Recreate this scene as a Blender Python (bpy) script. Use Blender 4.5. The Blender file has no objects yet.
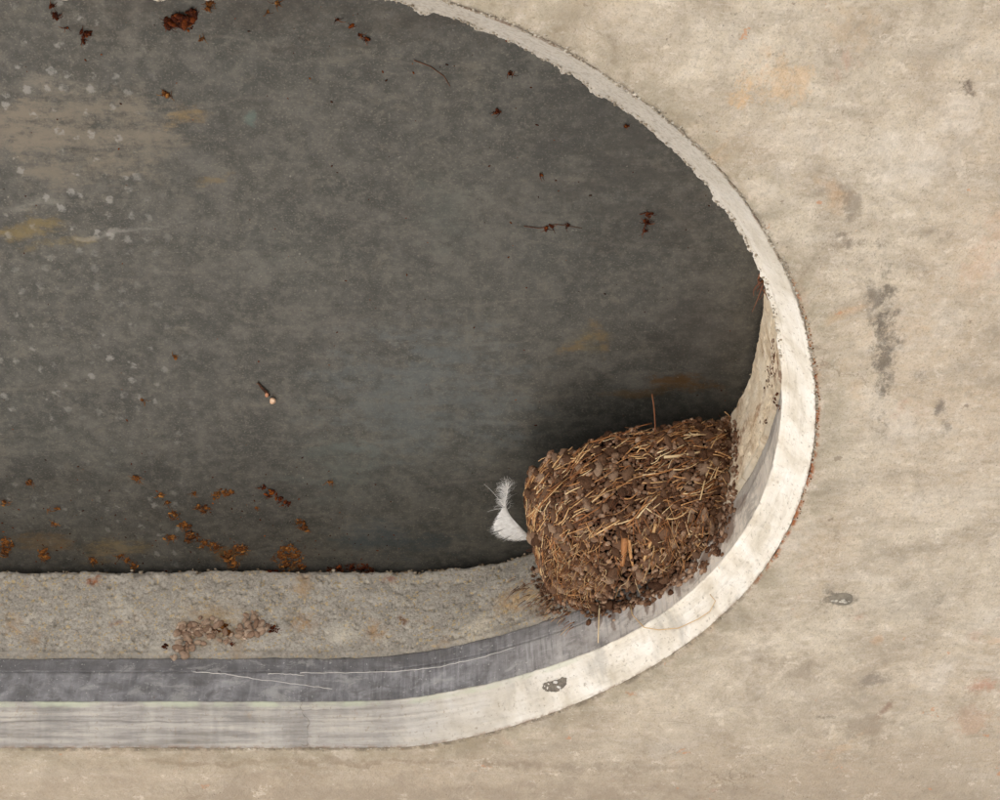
import bpy, bmesh, math, random
import numpy as np
from mathutils import Vector, Matrix
from mathutils.bvhtree import BVHTree
random.seed(7); rng = np.random.default_rng(7)
R = math.radians
scene = bpy.context.scene
C = bpy.context.collection

# ------------------------------------------------------------------ camera, sky, sun, exposure
EL, DIST, FOC = R(47.0), 1.4, 2200.0
cE, sE = math.cos(EL), math.sin(EL)
cam_d = bpy.data.cameras.new('camera'); cam = bpy.data.objects.new('camera', cam_d); C.objects.link(cam)
cam_d.lens = 36 * FOC / 1000; cam_d.sensor_width = 36; cam_d.clip_start = 0.02; cam_d.clip_end = 1000
cam.matrix_world = Matrix(((1, 0, 0, 0), (0, -sE, -cE, -DIST * cE), (0, cE, -sE, -DIST * sE), (0, 0, 0, 1)))
scene.camera = cam
SUN_EL, SUN_AZ = 34.0, 255.0            # azimuth the sun comes from, clockwise from +Y
w = bpy.data.worlds.new("World"); scene.world = w; w.use_nodes = True
wn = w.node_tree; bg = wn.nodes['Background']
sky = wn.nodes.new('ShaderNodeTexSky'); sky.sky_type = 'NISHITA'; sky.sun_disc = False
sky.sun_elevation = R(SUN_EL); sky.sun_rotation = R(SUN_AZ); sky.dust_density = 3.0; sky.air_density = 1.0; sky.ozone_density = 0.4
wn.links.new(sky.outputs[0], bg.inputs[0]); bg.inputs[1].default_value = 0.12
sd = bpy.data.lights.new('sun', 'SUN'); sun = bpy.data.objects.new('sun', sd); C.objects.link(sun)
sd.energy = 3.6; sd.angle = R(0.5); sd.color = (1, 0.975, 0.94)
az = R(SUN_AZ); sdir = Vector((math.sin(az) * math.cos(R(SUN_EL)), math.cos(az) * math.cos(R(SUN_EL)), math.sin(R(SUN_EL))))
sun.rotation_euler = sdir.to_track_quat('Z', 'Y').to_euler(); sun.location = sdir * 20
scene.view_settings.view_transform = 'Standard'; scene.view_settings.look = 'None'
scene.view_settings.gamma = 1; scene.view_settings.use_curve_mapping = False
scene.view_settings.exposure = 2.22
scene.render.engine = 'CYCLES'
scene.cycles.use_denoising = True
scene.cycles.max_bounces = 6; scene.cycles.diffuse_bounces = 4

# ------------------------------------------------------------------ small helpers
def ray(u, v):
    a, b = (u - 500) / FOC, -(v - 400) / FOC
    return np.array([a, cE - b * sE, sE + b * cE])
CAM = np.array([0, -DIST * cE, -DIST * sE])
def P(u, v, z):
    d = ray(u, v); t = (z - CAM[2]) / d[2]
    return CAM + d * t
def PX(px): return px * DIST / FOC      # a size in photo pixels at the opening, in metres

def hsh(ix, iy, iz, seed):
    h = (ix * 374761393 + iy * 668265263 + iz * 2147483647 + seed * 144665) & 0xffffffff
    h = ((h ^ (h >> 13)) * 1274126177) & 0xffffffff
    h = ((h ^ (h >> 16)) * 2246822519) & 0xffffffff
    return ((h ^ (h >> 15)) & 0xffff) / 65535.0
def vnoise(p, seed=0):
    p = np.asarray(p, float); i = np.floor(p).astype(np.int64); f = p - i; f = f * f * (3 - 2 * f); r = 0
    for dx in (0, 1):
        wx = f[..., 0] if dx else 1 - f[..., 0]
        for dy in (0, 1):
            wy = f[..., 1] if dy else 1 - f[..., 1]
            for dz in (0, 1):
                wz = f[..., 2] if dz else 1 - f[..., 2]
                r = r + wx * wy * wz * hsh(i[..., 0] + dx, i[..., 1] + dy, i[..., 2] + dz, seed)
    return r * 2 - 1
def fbm(p, octv=4, seed=0, g=.5):
    p = np.asarray(p, float); r = 0; a = 1; s = 0
    for o in range(octv):
        r = r + a * vnoise(p * 2 ** o, seed + o * 17); s += a; a *= g
    return r / s
def sstep(a, b, x): t = np.clip((x - a) / (b - a), 0, 1); return t * t * (3 - 2 * t)

def link(name, me, m=None, parent=None, smooth=True):
    o = bpy.data.objects.new(name, me); C.objects.link(o)
    if m is not None and not me.materials: me.materials.append(m)
    if smooth: me.shade_smooth()
    if parent is not None: o.parent = parent
    return o
def mesh(name, V, F, m=None, parent=None, smooth=True):
    me = bpy.data.meshes.new(name); V = np.asarray(V, float).reshape(-1, 3)
    me.from_pydata(V.tolist(), [], F.tolist() if hasattr(F, 'tolist') else F); me.update()
    return link(name, me, m, parent, smooth)
def grid_faces(n, m, wrap=False):
    """quads of an n x m grid of vertices (row major); wrap closes the first axis"""
    a = np.arange(n if wrap else n - 1); b = np.arange(m - 1)
    A, B = np.meshgrid(a, b, indexing='ij'); A2 = (A + 1) % n
    return np.stack([A * m + B, A2 * m + B, A2 * m + B + 1, A * m + B + 1], -1).reshape(-1, 4)
def tag(o, label=None, cat=None, group=None, kind=None):
    for k, v in (('label', label), ('category', cat), ('group', group), ('kind', kind)):
        if v: o[k] = v
    return o
def empty(name, loc, label, cat, group=None):
    o = bpy.data.objects.new(name, None); C.objects.link(o); o.location = loc; o.empty_display_size = .02
    return tag(o, label, cat, group)
def keep(o, parent):                     # parent without moving
    o.parent = parent; o.matrix_parent_inverse = Matrix.Translation(-Vector(parent.location)); return o

# ------------------------------------------------------------------ node kit
class Mat:
    def __init__(s, name, rough=.9, spec=.3):
        s.m = bpy.data.materials.new(name); s.m.use_nodes = True; s.t = s.m.node_tree; s.n = s.t.nodes
        s.b = s.n['Principled BSDF']; s.b.inputs['Roughness'].default_value = rough
        s.b.inputs['Specular IOR Level'].default_value = spec
        s.co = s.n.new('ShaderNodeTexCoord').outputs['Object']
    def put(s, sock, v):
        if isinstance(v, bpy.types.NodeSocket): s.t.links.new(v, sock)
        elif isinstance(v, (tuple, list)) and len(v) == 3 and sock.type == 'RGBA': sock.default_value = (*v, 1)
        else: sock.default_value = v
    def map(s, v=None, scale=(1, 1, 1), loc=(0, 0, 0), rot=(0, 0, 0), kind='POINT'):
        n = s.n.new('ShaderNodeMapping'); n.vector_type = kind; s.put(n.inputs[0], v or s.co)
        n.inputs['Location'].default_value = loc; n.inputs['Rotation'].default_value = rot; n.inputs['Scale'].default_value = scale
        return n.outputs[0]
    def noise(s, scale, detail=4, rough=.55, dist=0, v=None, out='Fac'):
        n = s.n.new('ShaderNodeTexNoise'); s.put(n.inputs['Vector'], v or s.co)
        for k, x in (('Scale', scale), ('Detail', detail), ('Roughness', rough), ('Distortion', dist)): n.inputs[k].default_value = x
        return n.outputs[out]
    def voro(s, scale, feature='F1', v=None, out='Distance', rand=1):
        n = s.n.new('ShaderNodeTexVoronoi'); n.feature = feature; s.put(n.inputs['Vector'], v or s.co)
        n.inputs['Scale'].default_value = scale; n.inputs['Randomness'].default_value = rand
        return n.outputs[out]
    def math(s, op, a, b=0.0, c=None, clamp=False):
        n = s.n.new('ShaderNodeMath'); n.operation = op; n.use_clamp = clamp; s.put(n.inputs[0], a); s.put(n.inputs[1], b)
        if c is not None: s.put(n.inputs[2], c)
        return n.outputs[0]
    def mr(s, v, a, b, c=0.0, d=1.0, smooth=True):
        n = s.n.new('ShaderNodeMapRange'); n.interpolation_type = 'SMOOTHSTEP' if smooth else 'LINEAR'
        for k, x in enumerate((v, a, b, c, d)): s.put(n.inputs[k], x)
        return n.outputs[0]
    def mix(s, f, a, b, blend='MIX'):
        n = s.n.new('ShaderNodeMix'); n.data_type = 'RGBA'; n.blend_type = blend
        s.put(n.inputs[0], f); s.put(n.inputs[6], a); s.put(n.inputs[7], b); return n.outputs[2]
    def ramp(s, f, stops):
        n = s.n.new('ShaderNodeValToRGB'); s.put(n.inputs[0], f); e = n.color_ramp.elements
        while len(e) < len(stops): e.new(.5)
        for k, (p, c) in enumerate(stops): e[k].position = p; e[k].color = (*c, 1)
        return n.outputs[0]
    def vadd(s, a, b, op='ADD'):
        n = s.n.new('ShaderNodeVectorMath'); n.operation = op; s.put(n.inputs[0], a); s.put(n.inputs[1], b); return n.outputs[0]
    def warp(s, scale, amt, v=None, detail=3):
        nz = s.noise(scale, detail, out='Color', v=v)
        d = s.vadd(nz, (.5, .5, .5), 'SUBTRACT'); n = s.n.new('ShaderNodeVectorMath'); n.operation = 'SCALE'
        s.put(n.inputs[0], d); n.inputs['Scale'].default_value = amt
        return s.vadd(v or s.co, n.outputs[0])
    def blob(s, c, r, rot=0, v=None, inner=.3, gain=1.0):
        m = s.map(v, scale=(r[0], r[1], 10), loc=(c[0], c[1], c[2] if len(c) > 2 else 0), rot=(0, 0, rot), kind='TEXTURE')
        n = s.n.new('ShaderNodeVectorMath'); n.operation = 'LENGTH'; s.put(n.inputs[0], m)
        return s.mr(n.outputs['Value'], inner, 1.0, gain, 0.0)
    def attr(s, name, out='Vector'):
        n = s.n.new('ShaderNodeAttribute'); n.attribute_name = name; return n.outputs[out]
    def sep(s, v):
        n = s.n.new('ShaderNodeSeparateXYZ'); s.put(n.inputs[0], v); return n.outputs
    def bump(s, h, dist, strength=1.0, prev=None):
        n = s.n.new('ShaderNodeBump'); s.put(n.inputs['Height'], h); n.inputs['Distance'].default_value = dist
        n.inputs['Strength'].default_value = strength
        if prev: s.t.links.new(prev, n.inputs['Normal'])
        return n.outputs[0]
    def done(s, col, normal=None, rough=None):
        s.put(s.b.inputs['Base Color'], col)
        if normal: s.t.links.new(normal, s.b.inputs['Normal'])
        if rough is not None: s.put(s.b.inputs['Roughness'], rough)
        return s.m

def S(r, g, b):                          # sRGB 0..255 -> linear
    return tuple(((c / 255) / 12.92 if c <= 10 else ((c / 255 + .055) / 1.055) ** 2.4) for c in (r, g, b))

# ------------------------------------------------------------------ plan curves of the opening (level heights in metres above the soffit)
Z1, Z2, Z3 = .027, .069, .150
outer = [(443,0),(523,31.5),(581.6,61),(632,90),(674,126),(712,162),(737,189),(762,231),(770,243),(783,269),(796,296),(806,324.5),(814,363.5),(817,396),(816,435),(809,474),(802.5,500),(780,548),(756,576),(724,616),(700,640),(660,664),(620,684),(580,702),(540,720),(500,732),(460,742),(420,747),(380,750),(300,752),(200,753)]
inner = [(397,0),(460,19),(502,38),(548,59),(582,82),(615,101),(649,126),(674,151),(699,178),(724,206),(745,239),(760,273),(773,302),(781,347),(785.6,386),(783,428.5),(776.5,461),(765,493),(740,540),(684,600),(636,630),(604,646),(540,670),(460,690),(380,701),(300,702.5),(200,703)]
gray = [(775,280),(781,310),(783,345),(781,375),(775,410),(762,451),(747,484),(720,515),(680,548),(600,597),(520,631),(460,646),(380,655),(300,656.5),(200,657)]
back = [(770,308),(760,347),(747,376),(734,399),(700,452),(650,500),(600,532),(528,556),(500,560),(460,566),(400,572),(340,573),(260,573),(200,572)]
CX, CY = -0.10, 0.018
def polar(pts, z):
    q = np.array([P(u, v, z) for u, v in pts]); q = q[q[:, 0] > CX - .02]
    return np.arctan2(q[:, 1] - CY, np.maximum(q[:, 0], CX - .02) - CX), np.hypot(q[:, 0] - CX, q[:, 1] - CY)
def fit(th, r, deg, wts=None):
    return np.polynomial.Polynomial.fit(th, r, deg, domain=[-1.6, 1.6])
t0, r0 = polar(outer, 0.0); fo = fit(t0, r0, 8)
t1, r1 = polar(inner, Z1); fi = fit(t1, r1, 8)
t2, r2 = polar(gray, Z2); g2 = fit(np.r_[t2, -1.5, -1.2, -.9], np.r_[r2 - fi(t2), 0, 0, 0], 4)
t3, r3 = polar(back, Z3); g3 = fit(np.r_[t3, -1.5, -1.2, -.9], np.r_[r3 - fi(t3), 0, 0, 0], 4)
XM = -0.62                               # middle of the opening; the far end mirrors the near one
xs = [CX]
TH = np.r_[np.linspace(-math.pi / 2, math.pi / 2, 2300)]
def half(f):
    r = f(TH); arc = np.stack([CX + r * np.cos(TH), CY + r * np.sin(TH)], -1)
    dense = np.linspace(CX, -.50, 520)[1:]; coarse = np.linspace(-.50, XM, 8)[1:]
    xx = np.r_[dense, coarse]
    far = np.stack([xx, np.full(len(xx), arc[-1, 1])], -1); near = np.stack([xx, np.full(len(xx), arc[0, 1])], -1)
    h = np.concatenate([near[::-1], arc, far])
    # far end: coarser copy, mirrored about XM
    k = h[::14][1:-1][::-1].copy(); k[:, 0] = 2 * XM - k[:, 0]
    return np.concatenate([h, k])
cO, cI = half(fo), half(fi)
cG, cB = half(lambda t: fi(t) + g2(t)), half(lambda t: fi(t) + g3(t))
NS = len(cO)
# smooth the joint between arc and straight run
def smooth(c, it=2600):
    for _ in range(it): c = .5 * c + .25 * (np.roll(c, 1, 0) + np.roll(c, -1, 0))
    return c
cO, cI, cG, cB = map(smooth, (cO, cI, cG, cB))
arc_s = np.r_[0, np.cumsum(np.hypot(*np.diff(cI, axis=0).T))]
tan = np.roll(cI, -1, 0) - np.roll(cI, 1, 0); tan /= np.linalg.norm(tan, axis=1)[:, None]
INW = np.stack([-tan[:, 1], tan[:, 0]], -1)          # points into the opening
if ((np.array([CX, CY]) - cI[900]) @ INW[900]) < 0: INW = -INW
ANG = np.arctan2(cI[:, 1] - CY, cI[:, 0] - CX)
near_mask = (ANG < 0).astype(float)

# ------------------------------------------------------------------ materials
def wstain(m, c, mask, col, amt): return m.mix(m.math('MULTIPLY', mask, amt), c, col)

def concrete_soffit():
    m = Mat('weathered_soffit_concrete', .92, .25)
    w1 = m.warp(14, .018); w2 = m.warp(60, .010, w1)
    big = m.noise(5.5, 5, .6, .6); mid = m.noise(24, 6, .62, .4, v=w1); fine = m.noise(160, 5, .65); grit = m.noise(620, 3, .7)
    streak = m.noise(9, 6, .62, .4, v=m.map(w1, scale=(1.0, 4.2, 1), rot=(0, 0, .12)))
    c = m.ramp(mid, [(.30, S(156, 144, 125)), (.45, S(182, 171, 152)), (.58, S(197, 187, 168)), (.75, S(209, 200, 184))])
    c = m.mix(m.mr(big, .40, .68, 0, .55), c, S(190, 172, 148))
    c = m.mix(m.mr(streak, .50, .72, 0, .50), c, S(142, 134, 120))
    c = m.mix(m.mr(streak, .46, .28, 0, .40), c, S(214, 208, 196))
    c = m.mix(m.mr(fine, .35, .68, .0, .45), c, S(200, 192, 180), 'MIX')
    c = m.mix(m.mr(grit, .52, .70, 0, .55), c, S(136, 126, 112))
    fl = m.noise(1, 6, .75, .1, v=m.map(w1, scale=(90, 170, 70), rot=(0, 0, .08))); c = m.mix(m.mr(fl, .53, .68, 0, .42), c, S(140, 130, 114)); c = m.mix(m.mr(fl, .47, .33, 0, .40), c, S(218, 211, 200))
    md = m.noise(13, 7, .72, .2, v=m.map(w1, loc=(2, 6, 0))); c = m.mix(m.mr(md, .52, .70, 0, .5), c, S(150, 142, 128)); c = m.mix(m.mr(md, .46, .32, 0, .45), c, S(216, 210, 200))
    c = m.mix(m.mr(m.noise(300, 2, .5, v=w2), .68, .76, 0, .55), c, S(214, 208, 198))
    c = m.mix(m.math('MULTIPLY', m.mr(m.sep(m.warp(9, .12))[1], .29, .42), .55), c, S(150, 136, 118))  # far side dimmed in colour, standing in for weaker light there
    skin = m.noise(52, 8, .8, .2); c = m.mix(m.mr(skin, .52, .56, 0, .28), c, S(154, 144, 127)); c = m.mix(m.mr(skin, .62, .645, 0, .40), c, S(126, 114, 97)); c = m.mix(m.mr(skin, .42, .385, 0, .45), c, S(220, 212, 198))
    pore = m.math('MULTIPLY', m.mr(m.voro(330, v=w2), .10, .04), m.mr(m.noise(40, 3), .48, .56)); c = m.mix(m.math('MULTIPLY', pore, .75), c, S(84, 74, 62))
    scr = m.noise(1, 3, .5, .05, v=m.map(m.warp(5, .05), scale=(9, 420, 1), rot=(0, 0, .5))); c = m.mix(m.math('MULTIPLY', m.mr(scr, .70, .74), .45), c, S(132, 120, 104))
    # ochre and pink tints
    c = m.mix(m.math('MULTIPLY', m.mr(m.noise(13, 5, .6, 1.0), .60, .74), .40), c, S(200, 160, 116))
    c = m.mix(m.math('MULTIPLY', m.mr(m.noise(19, 5, .65, .5, v=m.map(loc=(3.1, 7.7, 1))), .63, .76), .38), c, S(184, 142, 122))
    od = m.noise(46, 5, .65, v=m.map(loc=(1, 8, 3))); c = m.mix(m.mr(od, .665, .70, 0, .6), c, S(190, 132, 92)); od = m.noise(70, 5, .65, v=m.map(loc=(6, 2, 3))); c = m.mix(m.mr(od, .675, .71, 0, .55), c, S(110, 92, 78))
    wv2 = m.voro(7, 'DISTANCE_TO_EDGE', v=m.warp(16, .12, None, 6)); crk = m.math('MULTIPLY', m.mr(wv2, .006, .0), m.mr(m.noise(8, 3, .6), .54, .60)); c = m.mix(m.math('MULTIPLY', crk, .5), c, S(120, 106, 88))
    # small dark mildew specks
    sp = m.mr(m.noise(85, 6, .72, .3, v=m.map(loc=(5, 1, 2))), .655, .72)
    c = m.mix(m.math('MULTIPLY', sp, m.mr(m.noise(7, 3, .5), .42, .62, 0, .65)), c, S(92, 84, 74))
    # marks in their own places on the slab; the widest dims the far edge
    def at(u, v): q = P(u, v, 0); return (q[0], q[1])
    k = PX(1) * 1.25
    rag = m.math('ADD', m.math('MULTIPLY', m.noise(170, 8, .85, v=m.map(w1, scale=(1, .7, 1))), 3.6), m.math('MULTIPLY', m.noise(42, 4, .6), 3.0))
    rag = m.math('SUBTRACT', rag, 3.3)
    for u, v, ru, rv, rot, col, amt in (
        (886, 350, 17, 90, .10, S(96, 90, 80), .8), (868, 300, 10, 40, .3, S(104, 98, 88), .7), (848, 242, 46, 17, .1, S(112, 102, 88), .75), (850, 205, 12, 30, .4, S(120, 110, 96), .6), (925, 236, 40, 7, 0, S(126, 114, 98), .5),
        (780, 88, 44, 38, .3, S(212, 172, 122), .35), (742, 96, 18, 16, 0, S(204, 166, 116), .45), (852, 30, 60, 20, -.5, S(190, 168, 140), .4),
        (973, 88, 8, 9, 0, S(70, 56, 50), .75), (925, 372, 10, 18, 0, S(92, 86, 78), .6), (941, 405, 9, 14, 0, S(84, 78, 74), .65), (945, 428, 8, 14, 0, S(92, 86, 80), .5),
        (902, 470, 30, 22, 0, S(140, 130, 114), .4), (840, 598, 30, 22, 0, S(124, 117, 104), .8), (840, 598, 18, 12, 0, S(84, 79, 72), .8),
        (832, 718, 26, 6, -.1, S(84, 76, 66), .65), (888, 708, 9, 26, -.45, S(118, 74, 58), .7), (875, 680, 22, 14, .5, S(84, 80, 76), .65), (860, 730, 60, 30, .1, S(126, 114, 98), .5),
        (935, 605, 16, 16, 0, S(104, 98, 88), .4), (985, 684, 26, 18, 0, S(186, 128, 104), .45), (880, 640, 9, 8, 0, S(180, 140, 100), .4), (975, 720, 50, 30, .3, S(176, 140, 116), .40),
        (450, 800, 620, 50, -.03, S(150, 138, 122), .65), (840, 700, 200, 90, .1, S(158, 147, 131), .45), (600, 768, 220, 14, -.08, S(130, 118, 102), .45), (300, 763, 330, 7, 0, S(126, 110, 90), .45), (770, 660, 120, 16, -.45, S(146, 134, 118), .45), (960, 500, 60, 40, .2, S(200, 192, 178), .35),
        (700, 210, 30, 14, .7, S(196, 186, 166), .3), (990, 250, 30, 60, 0, S(196, 164, 138), .35), (560, 10, 60, 20, .3, S(150, 140, 120), .5), (730, 232, 26, 70, .7, S(150, 143, 124), .5), (800, 300, 16, 60, -.3, S(150, 143, 124), .45), (960, 385, 90, 10, .1, S(150, 138, 118), .4)):
        b = m.blob(at(u, v), (ru * k, rv * k / .73), -rot, v=w2 if ru < 30 else m.warp(40, .03), inner=.1)
        c = m.mix(m.math('MULTIPLY', m.math('MULTIPLY', m.mr(m.math('ADD', b, rag), .35, 1.25), m.mr(b, 0, .35)), amt), c, col)
    # damp dirt and old slurry close round the collar
    rv_ = m.attr('ringuv'); off = m.sep(rv_)[1]
    edge = m.math('MULTIPLY', m.mr(off, .035, .0, 0, 1), m.mr(m.noise(38, 5, .65), .36, .62))
    c = m.mix(m.math('MULTIPLY', edge, .55), c, S(132, 124, 102))
    line = m.math('MULTIPLY', m.mr(off, .0032, .0006), m.mr(m.noise(120, 4, .7), .40, .6))
    c = m.mix(m.math('MULTIPLY', line, m.mr(m.sep(m.co)[0], .165, .185)), c, S(150, 92, 56)); c = m.mix(m.math('MULTIPLY', line, m.mr(m.sep(m.co)[0], .185, .165, 0, .6)), c, S(104, 96, 84))
    h = m.math('ADD', m.math('MULTIPLY', mid, .9), m.math('ADD', m.math('MULTIPLY', fine, .28), m.math('MULTIPLY', grit, .10)))
    pits = m.mr(m.voro(210, v=w2), .0, .16, -.35, 0)
    pits = m.math('MULTIPLY', pits, m.mr(m.noise(30, 2), .52, .6))
    h = m.math('ADD', h, pits)
    c = m.mix(1.0, c, (1.165, 1.13, 1.10), 'MULTIPLY')
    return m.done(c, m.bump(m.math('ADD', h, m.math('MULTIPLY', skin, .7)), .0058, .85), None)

def rim_material():
    m = Mat('pale_rim_mortar', .85, .3)
    uv = m.attr('ringuv'); s = m.sep(uv)[0]; a = m.sep(uv)[1]; x = m.sep(m.co)[0]; y = m.sep(m.co)[1]
    along = m.noise(1, 6, .65, .3, v=m.map(uv, scale=(16, 270, 1)))
    grain = m.noise(330, 4, .7); mid = m.noise(42, 6, .6, .5)
    light = m.ramp(mid, [(.3, S(200, 190, 172)), (.5, S(226, 219, 206)), (.7, S(240, 236, 228))])
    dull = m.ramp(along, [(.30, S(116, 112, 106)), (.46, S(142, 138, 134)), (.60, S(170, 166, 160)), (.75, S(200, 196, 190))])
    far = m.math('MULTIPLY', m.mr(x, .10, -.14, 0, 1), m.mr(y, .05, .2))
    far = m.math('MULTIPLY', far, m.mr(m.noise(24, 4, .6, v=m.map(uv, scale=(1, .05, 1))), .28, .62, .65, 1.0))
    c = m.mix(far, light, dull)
    c = m.mix(m.math('MULTIPLY', m.mr(y, -.02, -.22), .85), c, m.ramp(grain, [(.35, S(134, 126, 114)), (.6, S(178, 170, 158))]))        # near run painted greyer, where it turns away from the light
    c = m.mix(m.math('MULTIPLY', m.mr(along, .5, .72), .35), c, S(170, 160, 142))
    bl = m.mr(m.noise(1, 4, .6, .2, v=m.map(uv, scale=(34, 12, 1))), .52, .66)             # vertical soot bars on the straight run
    c = m.mix(m.math('MULTIPLY', m.math('MULTIPLY', bl, m.mr(y, .12, .2)), .40), c, S(126, 124, 120))
    c = m.mix(m.math('MULTIPLY', m.mr(grain, .56, .70), .6), c, S(140, 128, 112))
    c = m.mix(m.math('MULTIPLY', m.mr(m.noise(70, 5, .7, .6), .62, .72), .45), c, S(150, 128, 102))
    # fine cracks
    cr = m.mr(m.voro(17, 'DISTANCE_TO_EDGE', v=m.warp(30, .05)), .0, .006, 1, 0)
    cr = m.math('MULTIPLY', cr, m.mr(m.noise(11, 2), .57, .66))
    c = m.mix(m.math('MULTIPLY', cr, .7), c, S(96, 84, 74))
    lip = m.mr(a, .0235, .0262)                                                       # greenish bloom on the lip
    gl = m.math('MULTIPLY', m.math('MULTIPLY', lip, m.mr(x, .12, -.02)), m.mr(y, .05, .2))
    c = m.mix(m.math('MULTIPLY', gl, m.mr(m.noise(30, 4, .6), .38, .62, .0, .75)), c, S(182, 188, 165))
    e = m.math('MULTIPLY', m.mr(a, .003, .0), m.mr(m.noise(140, 4, .7), .4, .6))
    c = m.mix(m.math('MULTIPLY', e, .7), c, S(128, 96, 68))
    h = m.math('ADD', m.math('MULTIPLY', mid, .6), m.math('ADD', m.math('MULTIPLY', grain, .22), m.math('ADD', m.math('MULTIPLY', along, .5), m.math('MULTIPLY', cr, -.4))))
    return m.done(c, m.bump(h, .0022, .55))

def band_material():
    m = Mat('dull_zinc_band', .62, .35)
    uv = m.attr('ringuv'); x = m.sep(m.co)[0]; a = m.sep(uv)[1]; y = m.sep(m.co)[1]
    drip = m.noise(1, 5, .6, .2, v=m.map(uv, scale=(360, 26, 1))); st = m.noise(1, 4, .55, .3, v=m.map(uv, scale=(22, 60, 1)))
    mid = m.noise(60, 6, .65, .5)
    c = m.ramp(mid, [(.28, S(104, 103, 104)), (.5, S(136, 135, 137)), (.66, S(164, 163, 165)), (.8, S(190, 189, 190))])
    c = m.mix(m.mr(x, -.04, .14, 0, .9), c, m.ramp(mid, [(.3, S(178, 171, 164)), (.7, S(216, 209, 200))]))
    c = m.mix(m.math('MULTIPLY', m.mr(x, .06, .155), .8), c, m.ramp(mid, [(.3, S(196, 184, 168)), (.7, S(226, 216, 200))]))
    c = m.mix(m.math('MULTIPLY', m.mr(drip, .52, .66), m.mr(x, -.25, -.02, .12, .40)), c, S(190, 188, 190))
    c = m.mix(m.math('MULTIPLY', m.mr(drip, .48, .34), m.mr(x, -.25, -.02, .10, .35)), c, S(70, 70, 76))
    c = m.mix(m.math('MULTIPLY', m.mr(st, .5, .7), .35), c, S(92, 90, 92))
    c = m.mix(m.math('MULTIPLY', m.mr(a, .057, .060), .42), c, S(86, 84, 84))
    fl = m.mr(m.noise(420, 2, .6), .66, .72)
    c = m.mix(m.math('MULTIPLY', fl, .55), c, S(212, 210, 206))
    c = m.mix(m.mr(m.noise(240, 4, .7), .66, .73, 0, .7), c, S(60, 52, 48))
    c = m.mix(m.mr(m.noise(50, 5, .7, v=m.map(loc=(4, 4, 4))), .66, .74, 0, .6), c, S(120, 84, 62))
    stn = m.noise(38, 7, .75, .5, v=m.map(scale=(1, 1, 2.2))); c = m.mix(m.mr(stn, .52, .60, 0, .4), c, S(96, 93, 90)); c = m.mix(m.mr(stn, .45, .38, 0, .4), c, S(188, 186, 182))
    k = PX(1)
    for u, v, zz, rx, rz, amt in ((598, 628, .052, 5, 16, .6), (612, 632, .046, 3, 22, .6), (630, 628, .046, 5, 20, .7), (646, 616, .046, 3, 24, .7), (652, 610, .046, 2.5, 30, .6), (668, 596, .048, 7, 18, .8), (676, 600, .044, 3, 30, .6), (690, 584, .046, 3.5, 26, .6), (704, 574, .046, 7, 18, .8), (716, 556, .048, 7, 20, .8), (728, 540, .05, 9, 26, .8), (741, 500, .056, 7, 14, .45)):
        q = P(u, v, zz); mm = m.map(m.warp(120, .006), scale=(rx * k * 1.5, .06, rz * k * 1.5), loc=(q[0], q[1], q[2]), kind='TEXTURE')
        n = m.n.new('ShaderNodeVectorMath'); n.operation = 'LENGTH'; m.put(n.inputs[0], mm)
        c = m.mix(m.math('MULTIPLY', m.mr(m.math('ADD', m.mr(n.outputs['Value'], 0, 1, 1, 0), m.math('MULTIPLY', m.noise(260, 5, .8), .8)), .62, 1.0), amt), c, S(104, 82, 68))
    h = m.math('ADD', m.math('MULTIPLY', mid, .6), m.math('ADD', m.math('MULTIPLY', drip, .2), m.math('MULTIPLY', fl, .15)))
    return m.done(c, m.bump(h, .002, .5), m.mr(mid, .3, .7, .5, .75))

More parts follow.
